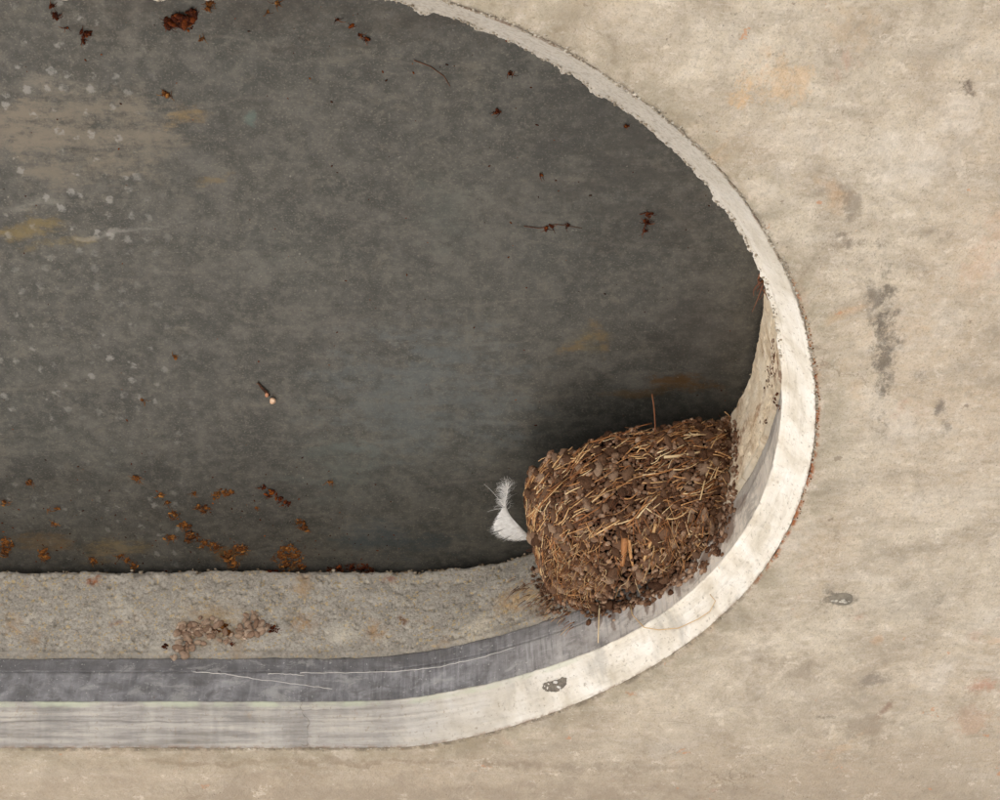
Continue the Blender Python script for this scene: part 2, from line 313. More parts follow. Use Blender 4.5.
def wall_material():
    m = Mat('rough_cast_concrete_wall', .95, .2)
    x = m.sep(m.co)[0]; z = m.sep(m.co)[2]; uv = m.attr('ringuv')
    mid = m.noise(55, 6, .62, .3); g = m.noise(210, 5, .7); gr = m.voro(620, out='Color', v=m.warp(500, .002)); d = m.voro(620, v=m.warp(500, .002)); g2_ = m.noise(900, 3, .7)
    c = m.ramp(mid, [(.3, S(144, 138, 128)), (.5, S(166, 160, 150)), (.7, S(184, 178, 168))])
    gv = m.sep(gr)[0]
    c = m.mix(m.mr(gv, .62, .95, 0, .35), c, S(198, 190, 174)); c = m.mix(m.mr(gv, .32, .05, 0, .35), c, S(104, 94, 80))
    c = m.mix(m.mr(m.sep(gr)[1], .88, .96, 0, .7), c, S(196, 170, 118))
    c = m.mix(m.mr(g, .56, .70, 0, .55), c, S(96, 88, 76)); c = m.mix(m.mr(g2_, .54, .68, 0, .4), c, S(110, 102, 90)); c = m.mix(m.mr(g2_, .46, .34, 0, .3), c, S(192, 185, 172)); pk = m.noise(75, 7, .8, .2); c = m.mix(m.mr(pk, .60, .63, 0, .5), c, S(104, 96, 84)); c = m.mix(m.mr(pk, .41, .38, 0, .6), c, S(204, 196, 180))
    c = m.mix(m.mr(m.noise(28, 5, .62, .8), .56, .72, 0, .55), c, S(170, 136, 92))
    c = m.mix(m.math('MULTIPLY', m.mr(m.noise(18, 5, .7, .6, v=m.map(loc=(9, 2, 5))), .58, .66), .45), c, S(206, 200, 186))
    # the end under the weather: cream skim with brown streaks
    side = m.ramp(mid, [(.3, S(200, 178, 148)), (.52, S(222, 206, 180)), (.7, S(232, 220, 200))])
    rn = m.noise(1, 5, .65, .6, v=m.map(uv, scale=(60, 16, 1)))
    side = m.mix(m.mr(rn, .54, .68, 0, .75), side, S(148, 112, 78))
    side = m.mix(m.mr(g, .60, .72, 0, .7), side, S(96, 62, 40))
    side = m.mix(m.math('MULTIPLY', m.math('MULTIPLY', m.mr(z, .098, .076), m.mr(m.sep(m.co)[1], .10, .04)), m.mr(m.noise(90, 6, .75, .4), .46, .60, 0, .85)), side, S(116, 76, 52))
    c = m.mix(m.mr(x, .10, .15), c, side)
    c = m.mix(m.math('MULTIPLY', m.mr(m.math('ADD', z, m.math('MULTIPLY', m.noise(60, 5, .7), .016)), .086, .078), .45), c, S(116, 110, 100))
    k = PX(1)
    for u, v, zz, r_, col, amt in ((95, 588, .14, 13, S(150, 84, 30), .8), (402, 617, .10, 14, S(112, 70, 34), .85), (340, 625, .09, 30, S(214, 206, 188), .55), (375, 628, .09, 26, S(176, 140, 98), .6), (480, 640, .08, 40, S(224, 212, 188), .5), (300, 615, .1, 26, S(168, 128, 80), .55), (115, 612, .1, 9, S(140, 80, 36), .6), (215, 625, .1, 60, S(176, 150, 112), .5), (520, 600, .1, 46, S(196, 158, 104), .55), (742, 446, .11, 20, S(128, 92, 66), .85), (748, 478, .09, 18, S(136, 100, 74), .8), (736, 500, .09, 20, S(128, 92, 66), .85), (756, 430, .1, 12, S(160, 122, 92), .7), (760, 385, .1, 12, S(150, 112, 82), .6), (545, 605, .08, 26, S(120, 88, 62), .8), (390, 584, .14, 14, S(140, 70, 40), .6)):
        q = P(u, v, zz)
        mm = m.map(m.warp(90, .02), scale=(r_ * k, .05, r_ * k * .8), loc=(q[0], q[1], q[2]), kind='TEXTURE')
        n = m.n.new('ShaderNodeVectorMath'); n.operation = 'LENGTH'; m.put(n.inputs[0], mm)
        b = m.mr(n.outputs['Value'], .2, 1, 1, 0)
        c = m.mix(m.math('MULTIPLY', m.math('MULTIPLY', b, m.mr(g, .36, .55)), amt), c, col)
    h = m.math('ADD', m.math('MULTIPLY', d, -.35), m.math('ADD', m.math('MULTIPLY', mid, .7), m.math('MULTIPLY', g, .7)))
    return m.done(c, m.bump(h, .0014, .45))

def plate_material():
    m = Mat('aged_galvanised_plate', .55, .35)
    m.b.inputs['Metallic'].default_value = .55
    w1 = m.warp(10, .06); big = m.noise(4.2, 5, .6, .5); mid = m.noise(22, 6, .62, .6); fine = m.noise(140, 5, .7); grain = m.noise(700, 2, .6)
    wv = m.warp(60, .020, m.warp(220, .005)); sp = m.voro(56, 'SMOOTH_F1', v=wv); spc = m.sep(m.voro(56, out='Color', v=wv))[0]
    sp2 = m.voro(64, 'DISTANCE_TO_EDGE', v=m.warp(70, .012))
    c = m.ramp(mid, [(.28, S(70, 68, 63)), (.5, S(84, 82, 77)), (.72, S(106, 103, 97))])
    c = m.mix(m.mr(big, .42, .66, 0, .5), c, S(92, 93, 87)); c = m.mix(m.mr(spc, 0, 1, 0, .16), c, S(120, 116, 106))
    c = m.mix(m.math('MULTIPLY', m.mr(sp, .28, .55), m.mr(m.noise(9, 3), .3, .7, .25, .60)), c, S(66, 66, 62)); c = m.mix(m.math('MULTIPLY', m.mr(sp2, .14, 0), .10), c, S(60, 58, 52))
    c = m.mix(m.mr(fine, .46, .66, 0, .45), c, S(116, 112, 102)); c = m.mix(m.mr(fine, .48, .34, 0, .35), c, S(66, 63, 56)); c = m.mix(m.mr(grain, .55, .70, 0, .5), c, S(132, 126, 114)); c = m.mix(m.mr(m.noise(45, 6, .7, .8), .56, .70, 0, .45), c, S(118, 112, 100)); c = m.mix(m.mr(m.noise(430, 4, .8), .60, .72, 0, .5), c, S(58, 52, 44))
    sc = m.noise(1, 4, .6, .1, v=m.map(w1, scale=(5, 150, 1), rot=(0, 0, .10)))
    c = m.mix(m.mr(sc, .56, .72, 0, .30), c, S(120, 114, 104))
    def at(u, v): q = P(u, v, Z3); return (q[0], q[1])
    k = PX(1) * 1.3
    rag = m.math('SUBTRACT', m.math('ADD', m.math('MULTIPLY', m.noise(130, 7, .8), 2.6), m.math('MULTIPLY', m.noise(1, 6, .7, .2, v=m.map(scale=(22, 80, 1), rot=(0, 0, -.15))), 3.4)), 3.0)
    for u, v, ru, rv, rot, col, amt, inn in (  # marks and tints; dark patches by rim, top and far wall are painted shade
        (430, 400, 170, 110, 0, S(102, 107, 106), .5, .1), (330, 10, 420, 46, 0, S(66, 60, 53), .5, .2), (640, 190, 110, 110, .5, S(64, 60, 54), .45, .1), (85, 142, 100, 52, .05, S(126, 117, 103), .75, .5), (20, 130, 60, 40, 0, S(128, 118, 104), .5, .2), (60, 90, 50, 14, 0, S(132, 124, 112), .5, .2), (185, 124, 34, 11, .22, S(138, 116, 80), .6, .2), (218, 184, 30, 7, .15, S(128, 108, 74), .55, .1),
        (20, 232, 60, 16, .18, S(124, 108, 72), .75, .1), (60, 246, 60, 8, .2, S(128, 112, 76), .6, .1), (120, 235, 80, 6, .2, S(152, 148, 140), .5, .1), (30, 212, 60, 7, .2, S(140, 136, 126), .5, .1), (588, 345, 34, 20, .4, S(118, 106, 76), .4, .1), (575, 350, 50, 6, .6, S(124, 104, 72), .6, .1), (600, 342, 10, 26, .3, S(122, 102, 72), .5, .1),
        (690, 386, 60, 13, -.12, S(118, 84, 40), .8, .1), (640, 396, 60, 8, .05, S(104, 80, 48), .5, .1), (400, 545, 110, 34, 0, S(66, 76, 80), .6, .2), (330, 470, 90, 60, 0, S(100, 106, 100), .4, .1),
        (110, 555, 50, 26, .3, S(142, 122, 84), .5, .1), (45, 545, 60, 20, .1, S(120, 96, 62), .5, .1), (230, 560, 40, 12, 0, S(120, 90, 44), .6, .1), (450, 220, 60, 60, 0, S(104, 106, 98), .35, .1), (130, 40, 14, 44, -.25, S(128, 122, 112), .4, .1), (480, 205, 40, 20, 0, S(120, 116, 106), .4, .1), (250, 122, 9, 12, 0, S(96, 114, 106), .5, .2), (700, 340, 80, 90, 0, S(66, 62, 58), .45, .1), (600, 150, 180, 90, .5, S(72, 70, 66), .35, .1)):
        b = m.blob(at(u, v) + (Z3,), (ru * k, rv * k / .73), -rot, v=m.warp(34, .022), inner=inn)
        c = m.mix(m.math('MULTIPLY', m.math('MULTIPLY', m.mr(m.math('ADD', b, rag), .30, 1.35), m.mr(b, 0, .4)), amt), c, col)
    # pale water spots in loose rows towards the far end
    dots = m.mr(m.voro(74, v=m.map(m.warp(260, .008), scale=(1, .8, 1)), rand=.7), .12, .26, 1, 0)
    x = m.sep(m.co)[0]
    dots = m.math('MULTIPLY', m.math('MULTIPLY', dots, m.mr(x, -.20, -.27)), m.math('MULTIPLY', m.mr(fine, .34, .52), m.mr(m.noise(16, 2), .30, .46)))
    c = m.mix(m.math('MULTIPLY', dots, m.mr(m.noise(7, 3), .38, .62, .12, .5)), c, S(168, 165, 158))
    fleck = m.mr(m.noise(110, 3, .75, v=m.map(loc=(2, 9, 4))), .69, .74)
    c = m.mix(m.math('MULTIPLY', fleck, .5), c, S(156, 150, 138))
    dk = m.mr(m.noise(90, 4, .75, v=m.map(loc=(7, 3, 8))), .70, .745)
    c = m.mix(m.math('MULTIPLY', dk, .75), c, S(50, 26, 16))
    h = m.math('ADD', m.math('MULTIPLY', mid, .5), m.math('MULTIPLY', fine, .25))
    return m.done(m.mix(1.0, c, (.92, .92, .93), 'MULTIPLY'), m.bump(h, .002, .3), m.mr(mid, .3, .7, .34, .5))

def isl(m):
    oi = m.n.new('ShaderNodeObjectInfo').outputs['Random']; g = m.n.new('ShaderNodeNewGeometry').outputs['Random Per Island']
    return m.math('FRACT', m.math('ADD', m.math('MULTIPLY', oi, 7.31), m.math('MULTIPLY', g, 5.77)))
def mud_material(name, stops, bumpd=.0012, sc=1.0):
    m = Mat(name, .95, .15)
    r = isl(m); c = m.ramp(r, stops)
    n1 = m.noise(330 * sc, 5, .7); n2 = m.noise(1400 * sc, 3, .6)
    c = m.mix(m.mr(n1, .42, .62, 0, .6), c, stops[0][1]); c = m.mix(m.mr(n2, .52, .70, 0, .45), c, stops[-1][1])
    h = m.math('ADD', n1, m.math('MULTIPLY', n2, .4))
    return m.done(c, m.bump(h, bumpd, .8))
def straw_material(name, stops):
    m = Mat(name, .6, .4)
    r = isl(m); c = m.ramp(r, stops); n = m.noise(260, 4, .7)
    c = m.mix(m.mr(n, .45, .7, 0, .5), c, stops[0][1])
    return m.done(c, m.bump(m.noise(900, 2, .6), .0004, .5))
def plain(name, a, b, scale, rough=.9, bd=.001):
    m = Mat(name, rough, .25); n = m.noise(scale, 5, .65, .3); c = m.mix(m.mr(n, .35, .65), a, b)
    return m.done(c, m.bump(n, bd, .7))
def ground_material():
    m = Mat('dry_pale_gravel_ground', .95, .2)
    c = m.ramp(m.noise(1.3, 6, .6), [(.3, (.30, .292, .278)), (.7, (.42, .41, .395))])
    c = m.mix(m.mr(m.voro(26, out='Color'), .2, .9, 0, .3), c, (.23, .22, .20))
    return m.done(c, m.bump(m.noise(30, 5, .7), .02, .6))

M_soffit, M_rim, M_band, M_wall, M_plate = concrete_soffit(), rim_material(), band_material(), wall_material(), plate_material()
M_mud = mud_material('dried_mud_pellets', [(0, S(70, 44, 30)), (.3, S(108, 77, 56)), (.7, S(142, 110, 87)), (1, S(192, 162, 136))])
M_mudcore = mud_material('mud_core_gap_shade', [(0, S(26, 15, 9)), (1, S(44, 28, 18))])  # core made darker than the pellets to deepen the shade in gaps
M_paste = mud_material('pale_mud_pellets', [(0, S(146, 116, 94)), (.4, S(178, 150, 128)), (.75, S(204, 178, 154)), (1, S(226, 204, 182))])
M_straw = straw_material('dry_straw', [(0, S(128, 80, 44)), (.3, S(164, 110, 64)), (.6, S(200, 150, 98)), (.85, S(222, 184, 132)), (1, S(238, 214, 170))])
M_straw_pale = straw_material('bleached_straw', [(0, S(196, 160, 112)), (1, S(232, 212, 170))])
M_root = straw_material('brown_rootlets', [(0, S(78, 42, 24)), (.6, S(112, 66, 38)), (1, S(140, 90, 54))])
M_rust = mud_material('orange_brown_crust', [(0, S(66, 36, 18)), (.4, S(106, 62, 28)), (.75, S(138, 88, 42)), (1, S(170, 120, 62))], .001)
M_darkrust = mud_material('dark_red_crust', [(0, S(38, 14, 8)), (.6, S(74, 30, 14)), (.9, S(120, 58, 20)), (1, S(150, 84, 30))], .001)
M_ground = ground_material()
M_grit = mud_material('pale_mortar_crumbs', [(0, S(130, 119, 101)), (.6, S(176, 166, 149)), (1, S(204, 196, 182))], .0006)

# ------------------------------------------------------------------ ground
tag(mesh('ground', [(-400, -400, -2.5), (400, -400, -2.5), (400, 400, -2.5), (-400, 400, -2.5)], [(0, 1, 2, 3)], M_ground, smooth=False), kind='structure')

# ------------------------------------------------------------------ ceiling slab with the oval opening
def setuv(o, U):
    a = o.data.attributes.new('ringuv', 'FLOAT_VECTOR', 'POINT'); a.data.foreach_set('vector', np.asarray(U, np.float32).ravel())
s_mid = arc_s
box = (-3.1, 3.6, -2.4, 3.6)           # slab soffit limits
cc = np.array([XM, CY])
def to_box(c):
    d = c - cc; tx = np.where(d[:, 0] > 0, (box[1] - cc[0]) / np.maximum(d[:, 0], 1e-9), (box[0] - cc[0]) / np.minimum(d[:, 0], -1e-9))
    ty = np.where(d[:, 1] > 0, (box[3] - cc[1]) / np.maximum(d[:, 1], 1e-9), (box[2] - cc[1]) / np.minimum(d[:, 1], -1e-9))
    return cc + d * np.minimum(tx, ty)[:, None]
edge_rough = .0009 * fbm(np.c_[arc_s * 120, arc_s * 0, arc_s * 0], 4, 3) + .0016 * fbm(np.c_[arc_s * 22, arc_s * 0 + 3, arc_s * 0], 3, 5) * (ANG < .2)
cO2 = cO + INW * edge_rough[:, None]
offs = np.r_[0, .0012, .0025, .004, .006, .009, .013, .018, .025, .035, .05, .07, .1, .14, .2, .28, .4]
rows = []; U = []
OUT = -INW
zr = lambda c, o: .0010 * fbm(np.c_[c * 24, c[:, :1] * 0], 3, 11) * (o > 0)
for o_ in offs:
    c = cO2 * 1 + OUT * o_
    lump = .0011 * np.maximum(0, fbm(np.c_[c * 150, c[:, :1] * 0], 4, 21)) * np.exp(-o_ / .008) * (.4 + 1.0 * (ANG < .1))
    z = zr(c, o_) - lump - (.0 if o_ else 0)
    if o_ == 0: z = z * 0 + .0016
    rows.append(np.c_[c, z]); U.append(np.c_[arc_s, np.full(NS, o_), np.zeros(NS)])
rows.append(np.c_[to_box(cO), np.zeros(NS)]); U.append(np.c_[arc_s, np.full(NS, .6), np.zeros(NS)])
rows.append(np.c_[to_box(cO), np.full(NS, .34)]); U.append(np.c_[arc_s, np.full(NS, .6), np.zeros(NS)])
V = np.stack(rows, 1).reshape(-1, 3); nr = len(rows)
F = grid_faces(NS, nr, True).tolist()
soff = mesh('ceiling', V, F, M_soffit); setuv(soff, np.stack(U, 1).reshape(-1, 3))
tag(soff, kind='structure')
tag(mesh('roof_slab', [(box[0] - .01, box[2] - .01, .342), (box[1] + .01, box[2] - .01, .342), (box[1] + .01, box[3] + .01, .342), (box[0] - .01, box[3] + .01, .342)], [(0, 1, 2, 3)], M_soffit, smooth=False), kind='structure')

# ------------------------------------------------------------------ collar round the opening: pale rim, grey band, rough wall
collar = empty('opening_collar', (0.1, .02, 0), 'pale curved collar lining the edge of the dark oval recess', 'collar')
def loft(name, prof, mat, disp, uv0):
    """prof: list of (curveA, curveB, t, inset, z, a): point = lerp(A,B,t) + INW*inset"""
    rows = []; U = []
    for (A, B, t, ins, z, a) in prof:
        c = A * (1 - t) + B * t + INW * ins
        zz = np.full(NS, z) if np.isscalar(z) else z
        p = np.c_[c, zz]; n = np.c_[INW, np.zeros(NS)]
        d = disp(p, a)
        p = p + n * d[:, None]
        rows.append(p); U.append(np.c_[arc_s, np.full(NS, a), np.zeros(NS)])
    V = np.stack(rows, 1).reshape(-1, 3)
    o = mesh(name, V, grid_faces(NS, len(rows), True)[:, ::-1], mat); setuv(o, np.stack(U, 1).reshape(-1, 3)); keep(o, collar)
    return o
topside = sstep(.0, -.5, ANG)           # 1 along the near (upper) run
_n = lambda f, k, sd: fbm(np.c_[arc_s * f, arc_s * 0, arc_s * 0 + k], 4, sd)
chunk = topside * (-.0024 + .011 * np.maximum(0, _n(24, 5, 8) - .20) + .005 * np.maximum(0, _n(90, 2, 9) - .05) + .0012 * _n(260, 1, 10))
def d_rim(p, a):
    k = sstep(.0, .006, a)
    lipk = sstep(.020, .026, a)
    fz = sstep(.05, .25, p[:, 1]) * sstep(.06, -.10, p[:, 0]) * (.75 + .5 * _n(6, 2, 34))
    gr = 0
    for a0, w0, dp in ((.0062, .0007, .0006), (.0108, .0011, -.0006), (.0152, .0007, .0008), (.0196, .0010, -.0007), (.0222, .0006, .0009)):
        gr = gr + dp * math.exp(-((a - a0) / w0) ** 2) * (1 + .8 * fbm(np.c_[arc_s * 9, arc_s * 0 + a0 * 900, arc_s * 0], 2, 33))
    return gr * fz + .0007 * fbm(p * 70, 4, 31) * (1 if a > .0005 else 0) + .0006 * fbm(p * 260, 3, 32) * k + chunk * lipk + (edge_rough if a == 0 else 0)
prof = [(cO, cI, 0, 0, .0030, 0.0)]
for t in np.linspace(.02, .93, 52): prof.append((cO, cI, t, 0, .0005 + t * .0250, t * .027))
for k, (t, ins, z) in enumerate(((.94, .0003, .0238), (.96, .0011, .0240), (.98, .0018, .0245), (1.0, .0021, .0250), (1, .0019, .0256), (1, .0013, .0262), (1, .0004, .0267), (1, -.002, .027))):
    prof.append((cO, cI, t, ins, z, .0255 + k * .0005))
rim = loft('bevelled_rim', prof, M_rim, d_rim, 0)
def d_band(p, a): return .0005 * fbm(p * 55, 4, 41) + .0003 * fbm(p * 300, 3, 42) + topside * .0005 * fbm(p * 120, 3, 43)
prof = [(cI, cG, 0, -.0005, .0262, .027)]
for t in np.linspace(.03, .62, 10): prof.append((cI, cG, t, 0, Z1 + t * (Z2 - Z1), .027 + t * .044))
prof.append((cI, cG, .635, -.0003, .0553, .0565)); prof.append((cI, cG, .65, -.0014, .0561, .0572))
for t in np.linspace(.68, .98, 6): prof.append((cI, cG, t, -.0014, Z1 + t * (Z2 - Z1), .027 + t * .044))
_j = .0013 * _n(75, 4, 45) + .0009 * np.maximum(0, _n(240, 4, 46)); prof.append((cI, cG, 1.0, -.0016, .0693 + _j, .0705)); prof.append((cI, cG, 1.0, -.006, .0697 + _j, .071))
loft('zinc_band', prof, M_band, d_band, 0)
crest = .0035 * fbm(np.c_[arc_s * 40, arc_s * 0, arc_s * 0], 4, 50) + .0025 * np.maximum(0, fbm(np.c_[arc_s * 130, arc_s * 0, arc_s * 0], 3, 51))
def d_wall(p, a):
    pit = -np.maximum(0, fbm(p * 210, 3, 61) - .22) * .007
    return .0016 * fbm(p * 45, 4, 60) + .0003 * fbm(p * 190, 3, 62) + pit * .7 + .0003 * fbm(p * 480, 2, 63)
prof = []
for i, t in enumerate(np.linspace(-.04, 1, 78)):
    prof.append((cG, cB, max(t, 0), -.0035 + .0045 * min(1, max(0, t) / .04) - .0012 * max(0, (t - .96) / .04), .069 + t * .0795 + (crest * sstep(.85, 1, t)), .071 + t * .08))
prof.append((cG, cB, 1, -.004, .151, .152)); prof.append((cG, cB, 1, -.012, .152, .153))
wall = loft('rough_concrete_wall', prof, M_wall, d_wall, 0)

# ------------------------------------------------------------------ dark steel plate closing the recess
gx, gy = np.linspace(-1.7, .42, 420), np.linspace(-.42, .44, 220)
GX, GY = np.meshgrid(gx, gy, indexing='ij'); PP = np.stack([GX, GY, GX * 0], -1)
sag = .0011 * fbm(PP * 6, 3, 70) + .0002 * fbm(PP * 60, 3, 71)
PP[..., 2] = Z3 + .0045 + sag
plate = mesh('recess_plate', PP.reshape(-1, 3), grid_faces(len(gx), len(gy)), M_plate)
tag(plate, 'dark grey stained metal plate closing the back of the oval recess', 'metal plate')

# BVHs for putting things down where they stand
def bvh(o, off=(0, 0, 0)):
    me = o.data; return BVHTree.FromPolygons([v.co + Vector(off) for v in me.vertices], [p.vertices[:] for p in me.polygons])
TREES = [bvh(x) for x in (rim, *[o for o in collar.children if o.name.startswith(('zinc', 'rough'))], soff, plate)]
def hit(u, v):
    d = Vector(ray(u, v)).normalized(); best = None
    for t in TREES:
        h = t.ray_cast(Vector(CAM), d)
        if h[0] is not None and (best is None or h[3] < best[3]): best = h
    n = best[1]
    if n.dot(d) > 0: n = -n
    return best[0], n

# ------------------------------------------------------------------ lumps and stems
def ico(sub):
    b = bmesh.new(); bmesh.ops.create_icosphere(b, subdivisions=sub, radius=1)
    V = np.array([v.co[:] for v in b.verts]); F = [[v.index for v in f.verts] for f in b.faces]; b.free(); return V, np.array(F)
IV1, IF1 = ico(1); IV2, IF2 = ico(2)
def lump(sub=2, amp=.28, seed=0, freq=1.3):
    V, F = (IV2, IF2) if sub == 2 else (IV1, IF1)
    return V * (1 + amp * fbm(V * freq + seed * 9.1, 3, seed))[:, None], F
LUMPS = [lump(2, .42, k + 100) for k in range(16)]; LUMPS1 = [lump(1, .5, k + 300, 1.5) for k in range(16)]
LUMPSN = [lump(2, .62, k + 500, 1.4) for k in range(16)]
def frame(n, roll):
    n = Vector(n).normalized(); t = n.cross(Vector((.3, .2, 1))).normalized(); b = n.cross(t)
    x = t * math.cos(roll) + b * math.sin(roll); y = n.cross(x)
    return np.array([x, y, n]).T
class Heap:                               # collects many little shells into one mesh
    def __init__(s): s.V = []; s.F = []; s.k = 0
    def add(s, V, F): s.V.append(V); s.F.append(np.asarray(F) + s.k); s.k += len(V)
    def build(s, name, m, parent=None, smooth=True):
        F = [f for a in s.F for f in a.tolist()]
        o = mesh(name, np.concatenate(s.V), F, m, None, smooth)
        if parent: keep(o, parent)
        return o
def stem_geo(pts, r0, r1, nseg=None, sides=4, flat=.6):
    pts = [Vector(p) for p in pts]; n = len(pts); V = []; F = []
    for i, p in enumerate(pts):
        d = (pts[min(i + 1, n - 1)] - pts[max(i - 1, 0)]).normalized(); a = d.cross(Vector((.2, .5, .84))).normalized(); b = d.cross(a)
        r = r0 + (r1 - r0) * i / (n - 1)
        for k in range(sides):
            t = 2 * math.pi * k / sides + .4; V.append(p + a * (math.cos(t) * r) + b * (math.sin(t) * r * flat))
    for i in range(n - 1):
        for k in range(sides): F.append([i * sides + k, i * sides + (k + 1) % sides, (i + 1) * sides + (k + 1) % sides, (i + 1) * sides + k])
    F.append(list(range(sides))[::-1]); F.append([(n - 1) * sides + k for k in range(sides)])
    return np.array([v[:] for v in V]), F
def bez(p0, p1, bow, n=6):
    p0, p1, bow = Vector(p0), Vector(p1), Vector(bow)
    return [p0.lerp(p1, t) + bow * (4 * t * (1 - t)) for t in [i / (n - 1) for i in range(n)]]

# ------------------------------------------------------------------ the nest
base = Vector(P(622, 616, .048)); T = Vector((math.cos(.22), -math.sin(.22), 0)); N = Vector((-math.sin(.22), -math.cos(.22), 0))
NAL, NAR, NP = .062, .106, .108
def nest_pt(a, e, swell=0.0):
    """a: -90..90 degrees across, e: 0 at the rim .. 90 at the foot"""
    a = max(-1.56, min(1.56, a)); sa, ca = math.sin(a), math.cos(a)
    zr = .116 + (.030 if a > 0 else .020) * abs(sa) ** 1.6 + .0028 * math.sin(a * 4.3 + 1) * math.cos(a) + .0014 * math.sin(a * 13) + .0010 * math.sin(a * 29 + 1)
    zb = .046 + .012 * max(0, -sa) + .004 * max(0, sa)
    h = max(0, math.cos(e)) ** (.45 - .12 * max(0, sa)); dn = math.sin(e) ** 1.15
    f = lambda x: math.copysign(abs(x) ** .78, x)
    p = Vector((base.x, base.y, 0)) + T * (((NAR if sa > 0 else NAL) + swell) * f(sa) * h) + N * ((NP + swell) * f(ca) * h + .040 * max(0, sa) ** 2 * h)
    lob = .0020 * (math.sin(a * 5.1 + e * 2.3) + .8 * math.sin(e * 7.3 - a * 3.1 + 1.2)) + .0013 * math.sin(a * 11.3 + 2.1 * math.sin(e * 5)) + .0010 * math.sin(e * 19 + 2.2 * math.sin(a * 3.3) + a * 2) + .0009 * math.sin(a * 23 + e * 13)
    p += N * lob * h
    p.z = zr - dn * (zr - zb) - swell * dn
    return p
def nest_n(a, e):
    k = .02; du = nest_pt(a + k, e) - nest_pt(a - k, e); dv = nest_pt(a, min(e + k, 1.57)) - nest_pt(a, max(e - k, 0))
    n = du.cross(dv)
    if n.length < 1e-12: return Vector((0, 0, -1))
    n.normalize(); o = nest_pt(a, e) - Vector((base.x, base.y, .10))
    return n if n.dot(o) > 0 else -n
nest = empty('bird_nest', base, 'brown mud pellet nest with straw stuck in the curved corner of the recess', 'bird nest')
na, ne = 90, 50
A_ = np.linspace(-1.75, 1.75, na); E_ = np.linspace(0, math.pi / 2, ne)
V = np.array([[nest_pt(a, min(e, 1.50), -.0030)[:] for e in E_] for a in A_]); V = V + (.0022 * fbm(V * 130, 4, 80))[..., None] * 1.0
cap = V[:, :1].copy(); c0 = np.array([base.x, base.y, 0]); cap = c0 * .12 + cap * .88; cap[..., 2] = V[:, :1, 2] + .001
cap2 = c0 * .2 + V[:, :1] * .8; cap2[..., 2] = V[:, :1, 2] - .02; cap3 = c0 * .98 + V[:, :1] * .02; cap3[..., 2] = .09
V = np.concatenate([cap3, cap2, cap, V], 1)
keep(mesh('mud_cup', V.reshape(-1, 3), grid_faces(na, ne + 3), M_mudcore), nest)

def hidden(p):                            # buried in the wall
    d = p - Vector(CAM); L = d.length
    for t in TREES[:3]:
        h = t.ray_cast(Vector(CAM), d.normalized())
        if h[0] is not None and h[3] < L - .004: return True
    return False
def visible(p, n): return n.dot(Vector(CAM) - p) > -.012
cand = []
tries = 0
cell = {}
def okspace(p, r):
    k = (int(p.x // .006), int(p.y // .006), int(p.z // .006))
    for i in (-1, 0, 1):
        for j in (-1, 0, 1):
            for l in (-1, 0, 1):
                for q, rr in cell.get((k[0] + i, k[1] + j, k[2] + l), ()):
                    if (q - p).length < (r + rr) * .66: return False
    cell.setdefault(k, []).append((p, r)); return True
while tries < 45000 and len(cand) < 3600:
    tries += 1
    a = random.uniform(-1.72, 1.72); e = math.asin(random.random() ** .80)
    p = nest_pt(a, e); n = nest_n(a, e)
    r = random.choice((.0012, .0015, .0018, .0022, .0026, .0031)) * random.uniform(.85, 1.15) * (1 if tries > 3000 else 1.25)
    if okspace(p, r) and not hidden(p): cand.append((p, n, r, a, e))
for k in range(150):                      # crumbly rim course
    a = -1.7 + 3.4 * k / 150; p = nest_pt(a, .0) + Vector((0, 0, random.uniform(-.001, .0025))); cand.append((p, (nest_n(a, .1) + Vector((0, 0, .6))).normalized(), random.uniform(.0018, .0030), a, 0))
cand.sort(key=lambda q: -q[2] * (1 if visible(q[0], q[1]) else .1))
PME = []
for k in range(16):
    V, F = LUMPSN[k]; me = bpy.data.meshes.new('mud_pellet'); me.from_pydata(V.tolist(), [], F.tolist()); me.materials.append(M_mud); me.shade_smooth(); PME.append(me)
heap = Heap(); npart = 0
for i, (p, n, r, a, e) in enumerate(cand):
    up = N.cross(Vector((0, 0, 1)))
    fr = frame(n, random.uniform(0, 6.28)); sc_ = np.array([r * random.uniform(1.0, 1.55), r * random.uniform(.8, 1.1), r * random.uniform(.75, 1.1)])
    pos = p + n * random.uniform(-.0022, .0018)
    if npart < 290 and visible(p, n):
        o = bpy.data.objects.new('mud_pellet', PME[i % 16]); C.objects.link(o); o.parent = nest
        M4 = Matrix([list(fr[k] * sc_) + [0] for k in range(3)] + [[0, 0, 0, 1]]); M4.translation = pos - Vector(nest.location)
        o.matrix_local = M4; npart += 1
    else:
        V, F = LUMPS1[i % 16]; heap.add((V * sc_) @ fr.T + np.array(pos), F)
# droplets of mud running down the wall under the nest
tag(heap.build('small_mud_pellets', M_mud, nest), kind='stuff')

